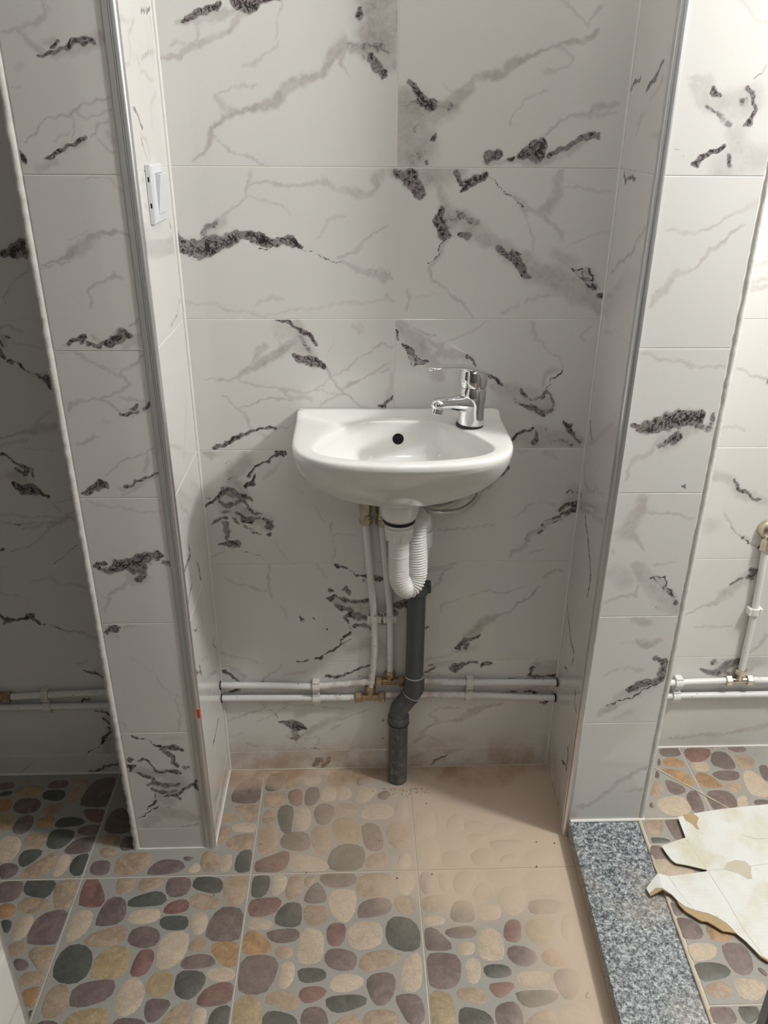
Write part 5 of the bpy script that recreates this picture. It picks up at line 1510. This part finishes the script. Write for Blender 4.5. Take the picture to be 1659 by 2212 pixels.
obj('rubber_lip', MB().lathe([(rp-.006, .636), (rp+.0015, .637), (rp+.0010, .6445), (rp-.006, .645)], (.5105, -.045, 0), n=28), M_BLACK, gp, smooth=True)
cl = MB().lathe([(rp+.003, .6085), (rp+.0064, .6090), (rp+.0064, .6300), (rp+.003, .6305)], (.5105, -.045, 0), n=32)
cl.box(.5345, .5445, -.056, -.034, .610, .634)
obj('pipe_clamp', cl, M_GREY, gp, smooth=True)
el = path([(.5110, -.045, .356), (.5112, -.045, .330), (.5108, -.045, .312), (.5010, -.045, .290), (.4830, -.045, .262), (.4735, -.045, .248), (.4712, -.045, .230), (.4710, -.045, .206)], .003)
obj('glue_line', MB().lathe([(.0250, .3545), (.0268, .3550), (.0268, .3568), (.0250, .3572)], (.5110, -.045, 0), n=32).lathe([(.0245, -.0008), (.0263, -.0005), (.0263, .0008), (.0245, .0010)], (.5035, -.045, .2945), (-.44, 0, -.9), n=32), M_GLUE, gp, smooth=True)
obj('elbow', MB().tube(el, [.0262 if i < len(el)*.30 or .42 < i/len(el) < .46 else .0246 for i in range(len(el))], 28), M_GREY, gp, smooth=True, sharp=50)
obj('pipe_section', MB().lathe([(.022, -.002), (.0262, -.002), (.0258, .196), (.0275, .199), (.0275, .204), (.0282, .206), (.0285, .222), (.0265, .226), (.022, .2262)], (.4712, -.045, 0), n=32), M_GREY, gp, smooth=True)
obj('rubber_ring', MB().lathe([(.0255, .2015), (.0290, .2020), (.0290, .2052), (.0255, .2056)], (.4712, -.045, 0), n=32), M_BLACK, gp, smooth=True)
obj('seal_tab', MB().box(.4660, .4705, -.0735, -.0700, .168, .203).box(.4730, .4760, -.0733, -.0700, .180, .203), M_GREY, gp)

# ---------------------------------------------------------------- water supply
PY, PR = -.0118, .0088
def water_pipe(pts, label, r=PR):
    P = [Vector((x, PY if len(q) < 1 else q[0], zz)) for x, zz, *q in pts]
    lo = min(P, key=lambda v: v.z)
    return tag(obj('water_pipe', MB().tube(path(P, .012) if len(P) > 2 else P, r, 16), M_PIPE, loc=lo, smooth=True), label, 'pipe', 'white water pipes')
water_pipe([(.001, .3062), (.15, .3022), (.243, .2975), (.31, .3022), (.4075, .3112)], 'upper white water pipe from left partition to brass tee')
water_pipe([(.001, .2632), (.12, .2620), (.242, .2598), (.352, .2578)], 'lower white water pipe from left partition to brass tee')
water_pipe([(.4865, .3108), (.54, .3094), (.653, .3032), (.77, .3010), (.8965, .2985)], 'upper white water pipe from grey waste pipe to right partition')
water_pipe([(.4370, .2655), (.5373, .2645), (.651, .2618), (.77, .2545), (.8965, .2470)], 'lower white water pipe from grey waste pipe to right partition')
water_pipe([(.3972, .2850), (.4004, .318), (.404, .344), (.4076, .3974), (.4078, .4396), (.4062, .5148), (.3955, .65), (.3860, .7850)], 'left upright water pipe beneath the basin, bent at its foot')
water_pipe([(.4490, .3380), (.4470, .517), (.4350, .66), (.4250, .7810)], 'right upright water pipe beneath the basin, behind the siphon')
water_pipe([(1.0905, .2890), (1.203, .2909), (1.28, .2935), (1.3565, .2960)], 'upper white water pipe from right partition to tee in bright bay')
water_pipe([(1.0905, .2465), (1.213, .2472), (1.34, .2476), (1.75, .2478)], 'lower white water pipe running through the bright right bay')
water_pipe([(1.4300, .2965), (1.48, .2950), (1.75, .2940)], 'upper white water pipe right of brass tee in bright bay')
water_pipe([(1.3935, .3300), (1.3915, .4453), (1.388, .56), (1.3790, .7000)], 'upright white water pipe below the round valve in bright bay')
water_pipe([(-.5490, .2790), (-.45, .2838), (-.2005, .2930)], 'upper white water pipe in the dark left bay')
water_pipe([(-.86, .2442), (-.585, .2445), (-.40, .2450), (-.2005, .2447)], 'lower white water pipe in the dark left bay')
def hexnut(c, axis, r, h, n=6): return MB().lathe([(r*.86, 0), (r, h*.12), (r, h*.88), (r*.86, h)], c, axis, n)
def tee(x, zz, label, mat, xl, xr, top):
    t = tag(empty('tee_fitting', (x, PY, zz)), label, 'fitting')
    obj('body', MB().tube([(xl+.006, PY, zz), (xr-.006, PY, zz)], .0092, 16).tube([(x, PY, zz), (x, PY-.0005, top-.006)], .0088, 16), mat, t, smooth=True)
    obj('nut', hexnut((xl-.008, PY, zz), (1, 0, 0), .0150, .017), mat, t)
    obj('nut', hexnut((xr-.009, PY, zz), (1, 0, 0), .0150, .017), mat, t)
    obj('nut', hexnut((x, PY, top-.017), (0, 0, 1), .0148, .017), mat, t)
    return t
tee(.4480, .3108, 'dirty brass tee on the upper pipe behind the grey waste pipe', M_BRASS_OLD, .4190, .4790, .3450)
tee(.3960, .2598, 'brass tee on the lower pipe under the left upright pipe', M_BRASS_OLD, .3640, .4280, .2950)
tee(1.3938, .2962, 'bright brass tee under the upright pipe in bright right bay', M_BRASS, 1.3640, 1.4215, .3330)
lb = tag(empty('elbow_fitting', (-.57, PY, .279)), 'brass pipe fitting at the far left end of the dark bay', 'fitting')
obj('body', MB().tube([(-.60, PY, .279), (-.552, PY, .279)], .0105, 16), M_BRASS_OLD, lb, smooth=True)
obj('nut', hexnut((-.567, PY, .279), (1, 0, 0), .0150, .017), M_BRASS_OLD, lb)
obj('nut', hexnut((-.593, PY, .279), (1, 0, 0), .0150, .017), M_BRASS_OLD, lb)
def union(x, zz, label):
    u = tag(empty('hose_union', (x, PY, zz)), label, 'fitting')
    obj('compression_nut', hexnut((x, PY, zz-.006), (0, 0, 1), .0160, .019), M_BRASS, u)
    obj('body', MB().lathe([(.0105, .012), (.0128, .013), (.0128, .020), (.0112, .0205), (.0112, .024), (.0105, .024)], (x, PY, zz), n=24), M_BRASS, u, smooth=True)
    obj('hose_nut', hexnut((x, PY, zz+.024), (0, 0, 1), .0150, .030), M_BRASS, u)
    obj('ferrule', MB().lathe([(.0070, .053), (.0085, .0535), (.0085, .072), (.0065, .0725)], (x, PY, zz), n=20), M_CHROME, u, smooth=True)
union(.3858, .7850, 'left brass coupling on top of upright pipe, fully in view')
union(.4246, .7810, 'right brass coupling half hidden behind the white siphon')
def hose(pts, label):
    P = path(pts, .004)
    tag(obj('braided_hose', MB().tube(P, .0066, 14), M_BRAID, loc=P[-1], smooth=True, sharp=0), label, 'hose', 'braided tap hoses')
hose([(.6475, -.072, .935), (.6464, -.07, .9137), (.6403, -.07, .8733), (.6098, -.07, .8441), (.5672, -.07, .8362), (.5250, -.068, .8430), (.480, -.050, .858), (.445, -.028, .868), (.4270, -.013, .868), (.4246, PY, .852)], 'outer braided steel hose looping lowest to the right under the basin')
hose([(.6150, -.074, .925), (.6124, -.07, .8967), (.5979, -.07, .8678), (.5613, -.07, .8504), (.5200, -.066, .8540), (.475, -.058, .874), (.430, -.040, .890), (.398, -.020, .884), (.3862, -.013, .872), (.3858, PY, .856)], 'inner braided steel hose making the tighter loop under the basin')
def clip(centers, label, vertical=False, mat=None, group='pipe clips'):
    mat = mat or M_CLIP; a = centers[0]
    t = tag(empty('pipe_clip', (a[0], 0, a[1])), label, 'clip', group)
    for x, zz in centers:
        w = .0092; rg = []
        for r0 in (.0090, .0142):
            rg.append([(r0*math.cos(q), r0*math.sin(q)) for q in [math.radians(-215+250*k/16) for k in range(17)]])
        prof = rg[1] + rg[0][::-1]
        mb = MB(); n = len(prof); vs_ = []
        for s in (-w, w):
            for p, q in prof: vs_.append((x+p, PY+q, zz+s) if vertical else (x+s, PY+q, zz+p))
        mb.add(vs_, [(i, (i+1) % n, n+(i+1) % n, n+i) for i in range(n)] + [tuple(range(n)), tuple(range(2*n-1, n-1, -1))])
        for s in (-1, 1):      # lips and ribs
            if vertical: mb.box(x+s*.0140-.0028, x+s*.0140+.0028, PY-.011, -.0015, zz-w, zz+w)
            else: mb.box(x-w, x+w, PY-.009, -.0015, zz+s*.0140-.0026, zz+s*.0140+.0026)
        obj('clip_ring', mb, mat, t)
    (x0, z0_), (x1, z1_) = centers[0], centers[-1]
    if vertical: obj('clip_base', MB().box(min(x0, x1)-.015, max(x0, x1)+.015, -.0042, -.0006, z0_-.009, z0_+.009), mat, t)
    else: obj('clip_base', MB().box(x0-.0085, x0+.0085, -.0042, -.0006, min(z0_, z1_)-.017, max(z0_, z1_)+.017), mat, t)
    return t
clip([(.2525, .2978), (.2525, .2597)], 'dusty double pipe clip on the back wall left of the brass tees')
clip([(.6615, .3028), (.6615, .2612)], 'dusty double pipe clip on the back wall right of the grey pipe')
pc = clip([(.4062, .5110), (.4466, .5105)], 'white double clip holding both upright pipes below the siphon', True)
obj('screw', MB().lathe([(.001, -.001), (.0042, 0), (.0030, .0016), (.001, .0017)], (.4264, -.0042, .513), (0, -1, 0), 16), M_BRASS_OLD, pc, smooth=True)
clip([(1.2285, .2914), (1.2285, .2473)], 'white double pipe clip beside the right partition edge, in bright bay', mat=M_PVC)
clip([(1.3885, .5190)], 'single white clip on the upright pipe in bright right bay', True, M_PVC)
clip([(-.4600, .2834), (-.4600, .2447)], 'shaded double pipe clip on the wall of the dark left bay')
vt = tag(empty('shower_valve_cover', (1.377, 0, .752)), 'round nickel valve cover at the right edge of the photo', 'valve')
obj('dome', MB().lathe([(.0255, .0005), (.0255, .003), (.0240, .011), (.0190, .0185), (.0120, .022), (.003, .023)], (1.3775, 0, .7520), (0, -1, 0), 36), M_BRASS, vt, smooth=True)
obj('outlet', MB().lathe([(.0095, .726), (.0110, .727), (.0110, .738), (.0095, .740)], (1.3785, PY, 0), n=24), M_BRASS, vt, smooth=True)
obj('nut', hexnut((1.3788, PY, .695), (0, 0, 1), .0158, .033), M_BRASS, vt)
# near black discs painting the shade of the holes where pipes enter the partitions
for x, zz in ((.0012, .3062), (.0012, .2632), (.8955, .2985), (.8955, .2470)):
    s = 1 if x < .5 else -1
    obj('pipe_hole', MB().lathe([(.004, -.001), (.0118, -.001), (.0112, .0010), (.004, .0010)], (x if x < .5 else x+.0005, PY, zz), (s, 0, 0), 20), M_DARK, wall_left if x < .5 else wall_right)

# ---------------------------------------------------------------- light switch on the left reveal
sw = tag(empty('light_switch', (0, -.156, 1.478)), 'white rocker light switch on the side of the left partition', 'switch')
y0, y1, z0_, z1_ = -.199, -.113, 1.4775, 1.5765
def frame_ring(i, x): return [(x, y0+i, z0_+i), (x, y1-i, z0_+i), (x, y1-i, z1_-i), (x, y0+i, z1_-i)]
mb = MB().rings([frame_ring(0, .0004), frame_ring(0, .0085), frame_ring(.0032, .0128), frame_ring(.0150, .0140), frame_ring(.0152, .0105)], True, True)
obj('frame', mb, M_SWITCH, sw, bevel=.0006)
ry0, ry1, rz0, rz1 = y0+.0158, y1-.0158, z0_+.0158, z1_-.0158
obj('rocker', MB().add([(.0107, ry0, rz0), (.0107, ry1, rz0), (.0107, ry1, rz1), (.0107, ry0, rz1), (.0148, ry0, rz0), (.0148, ry1, rz0), (.0232, ry1, rz1), (.0232, ry0, rz1)],
    [(0,3,2,1),(4,5,6,7),(0,1,5,4),(1,2,6,5),(2,3,7,6),(3,0,4,7)]), M_SWITCH, sw, bevel=.0006)
obj('slot', MB().box(.0035, .0062, y0-.0003, y0+.001, 1.505, 1.513), M_DARK, sw)
obj('slot', MB().box(.0035, .0062, y0-.0003, y0+.001, 1.548, 1.556), M_DARK, sw)

# ---------------------------------------------------------------- torn carton on the right floor
cb = tag(empty('cardboard_sheet', (1.3, -.45, .055)), 'torn flattened white cardboard carton on the pebble floor at right', 'cardboard')
W = [(1.1724,-.2633),(1.1677,-.3286),(1.0995,-.3516),(1.1032,-.3737),(1.109,-.3943),(1.1169,-.4035),(1.1441,-.4109),(1.1822,-.4244),(1.1806,-.4280),(1.0865,-.4388),(1.0607,-.4359),(1.045,-.4480),(1.025,-.4658),(1.0265,-.4804),(1.0439,-.4715),(1.0577,-.4761),(1.0741,-.4858),(1.0834,-.5045),(1.0941,-.5188),(1.1131,-.5292),(1.141,-.5389),(1.1548,-.548),(1.1708,-.5639),(1.1781,-.5792),(1.1818,-.5905),(1.1936,-.6074),(1.2022,-.6258),(1.2088,-.6396),(1.2221,-.6502),(1.246,-.676),(1.27,-.71),(1.40,-.74),(1.62,-.70),(1.66,-.45),(1.62,-.215),(1.4223,-.2273),(1.2986,-.2397),(1.2209,-.2519)]
KR = [(1.0268,-.478),(1.0276,-.4863),(1.0442,-.4826),(1.0572,-.4788),(1.064,-.4852),(1.0754,-.4875),(1.082,-.502),(1.0832,-.5161),(1.0913,-.5322),(1.1043,-.5443),(1.1171,-.5562),(1.1301,-.5585),(1.1391,-.5664),(1.1551,-.582),(1.1679,-.5842),(1.1846,-.5893),(1.1947,-.6089),(1.2034,-.6272),(1.2094,-.6434),(1.2208,-.6542)]
def cz(x, y):
    return .0655
def sheet(poly, dz0, dz1, grid=.02):
    bm = bmesh.new(); vs_ = [bm.verts.new((x, y, 0)) for x, y in poly]; bm.faces.new(vs_).normal_update()
    bmesh.ops.triangulate(bm, faces=bm.faces)
    mb = MB(); idx = {v: i for i, v in enumerate(bm.verts)}; n = len(bm.verts)
    P = [(v.co.x, v.co.y) for v in bm.verts]; T = [[idx[v] for v in f.verts] for f in bm.faces]; bm.free()
    def tipz(x, y): return cz(x, y) + (.007*float(ss(1.075, 1.060, np.float64(x)))-.012*float(ss(1.060, 1.024, np.float64(x))) if y < -.43 else 0)
    mb.add([(x, y, tipz(x, y)+dz0) for x, y in P]+[(x, y, tipz(x, y)+dz1) for x, y in P], [t[::-1] for t in T]+[[n+i for i in t] for t in T]+[(i, (i+1) % n, n+(i+1) % n, n+i) for i in range(n)])
    return mb
obj('white_liner', sheet(W, -.0006, 0), M_CARD, cb)
r_ = random.Random(8)
inner = [(1.24, -.62), (1.30, -.50), (1.22, -.45), (1.09, -.45)]
obj('kraft_layer', sheet(KR + [(1.30, -.66), (1.30, -.50), (1.22, -.45), (1.0850, -.4450), (1.0610, -.4400)], -.0042, -.0007), M_KRAFT, cb)['label'] = 'torn brown inner layer'
core = [(x+.0008*(1 if x < 1.17 else 0), y) for x, y in W]
obj('kraft_core', sheet([(1.1734,-.2643),(1.1690,-.3293),(1.1010,-.3520),(1.1045,-.3737),(1.1102,-.3935),(1.1177,-.4023),(1.1445,-.4098),(1.1840,-.4244),(1.20,-.44),(1.30,-.50),(1.42,-.50),(1.62,-.46),(1.615,-.22),(1.4223,-.2285),(1.2986,-.2405),(1.2209,-.2527)], -.0040, -.0008), M_KRAFT, cb)
obj('torn_patch', sheet([(1.1868,-.254-.003),(1.205,-.2535),(1.2166,-.2535),(1.2212,-.2613),(1.2251,-.2665),(1.2114,-.2887),(1.2116,-.306),(1.2047,-.3034),(1.2007,-.2884),(1.1877,-.2756)], .0001, .0004), M_KRAFT, cb)['label'] = 'bare tan patch where the white paper is torn off'
obj('water_stain', sheet([(1.222,-.4235),(1.240,-.405),(1.262,-.398),(1.283,-.402),(1.292,-.418),(1.283,-.436),(1.279,-.452),(1.268,-.452),(1.252,-.436)], .0001, .0003), M_STAIN, cb)
obj('torn_flap', sheet([(1.312,-.325),(1.330,-.315),(1.36,-.312),(1.40,-.318),(1.41,-.330),(1.37,-.337),(1.338,-.338)], .0002, .0012), M_CARD, cb)
def crease(pts, w=.0009): obj('crease', MB().tube([(x, y, cz(x, y)+.0001) for x, y in pts], w, 6, flat=.0003), M_CREASE, cb, smooth=True)
crease([(1.167,-.3302),(1.183,-.4256),(1.1945,-.5039),(1.2008,-.5746),(1.215,-.640)])
crease([(1.1832,-.4252),(1.2267,-.4235),(1.3352,-.411),(1.60,-.385)])
crease([(1.086,-.4390),(1.092,-.470),(1.102,-.505),(1.112,-.528)], .0007)

# ---------------------------------------------------------------- dirt crumbs
mb = MB(); r_ = random.Random(21)
def crumb(x, y, s):
    P = [Vector((r_.uniform(.5, 1)*a, r_.uniform(.5, 1)*b, r_.uniform(.4, .9)*c))*s for a, b, c in ((1,0,0),(-1,0,0),(0,1,0),(0,-1,0),(0,0,1),(0,0,-.4))]
    mb.add([(x+p.x, y+p.y, .0012+s*.4+p.z) for p in P], [(0,2,4),(2,1,4),(1,3,4),(3,0,4),(2,0,5),(1,2,5),(3,1,5),(0,3,5)])
for k in range(70):
    a = r_.gauss(0, 1)*.035; crumb(.478+a, -.082-abs(r_.gauss(0, .016)), r_.uniform(.0008, .0022))
for x, y, s in ((.115,-.262,.003),(.235,-.352,.0026),(.415,-.26,.0026),(.40,-.235,.0022),(.54,-.365,.003),(.455,-.375,.0034),(.80,-.35,.0028),(.815,-.275,.0025),(.545,-.14,.0022),(.05,-.475,.0024),(.02,-.41,.002),(.30,-.17,.002),(.86,-.28,.003),(.52,-.10,.0025)): crumb(x, y, s)
for k in range(46): crumb(r_.uniform(.02, .88), -r_.uniform(.008, .03), r_.uniform(.0007, .0018))
dc = obj('dirt_crumbs', mb, M_CRUMB, loc=(.478, -.09, 0)); dc['kind'] = 'stuff'
tag(dc, 'brown dirt crumbs scattered on the dusty floor around the grey pipe foot', 'dirt')
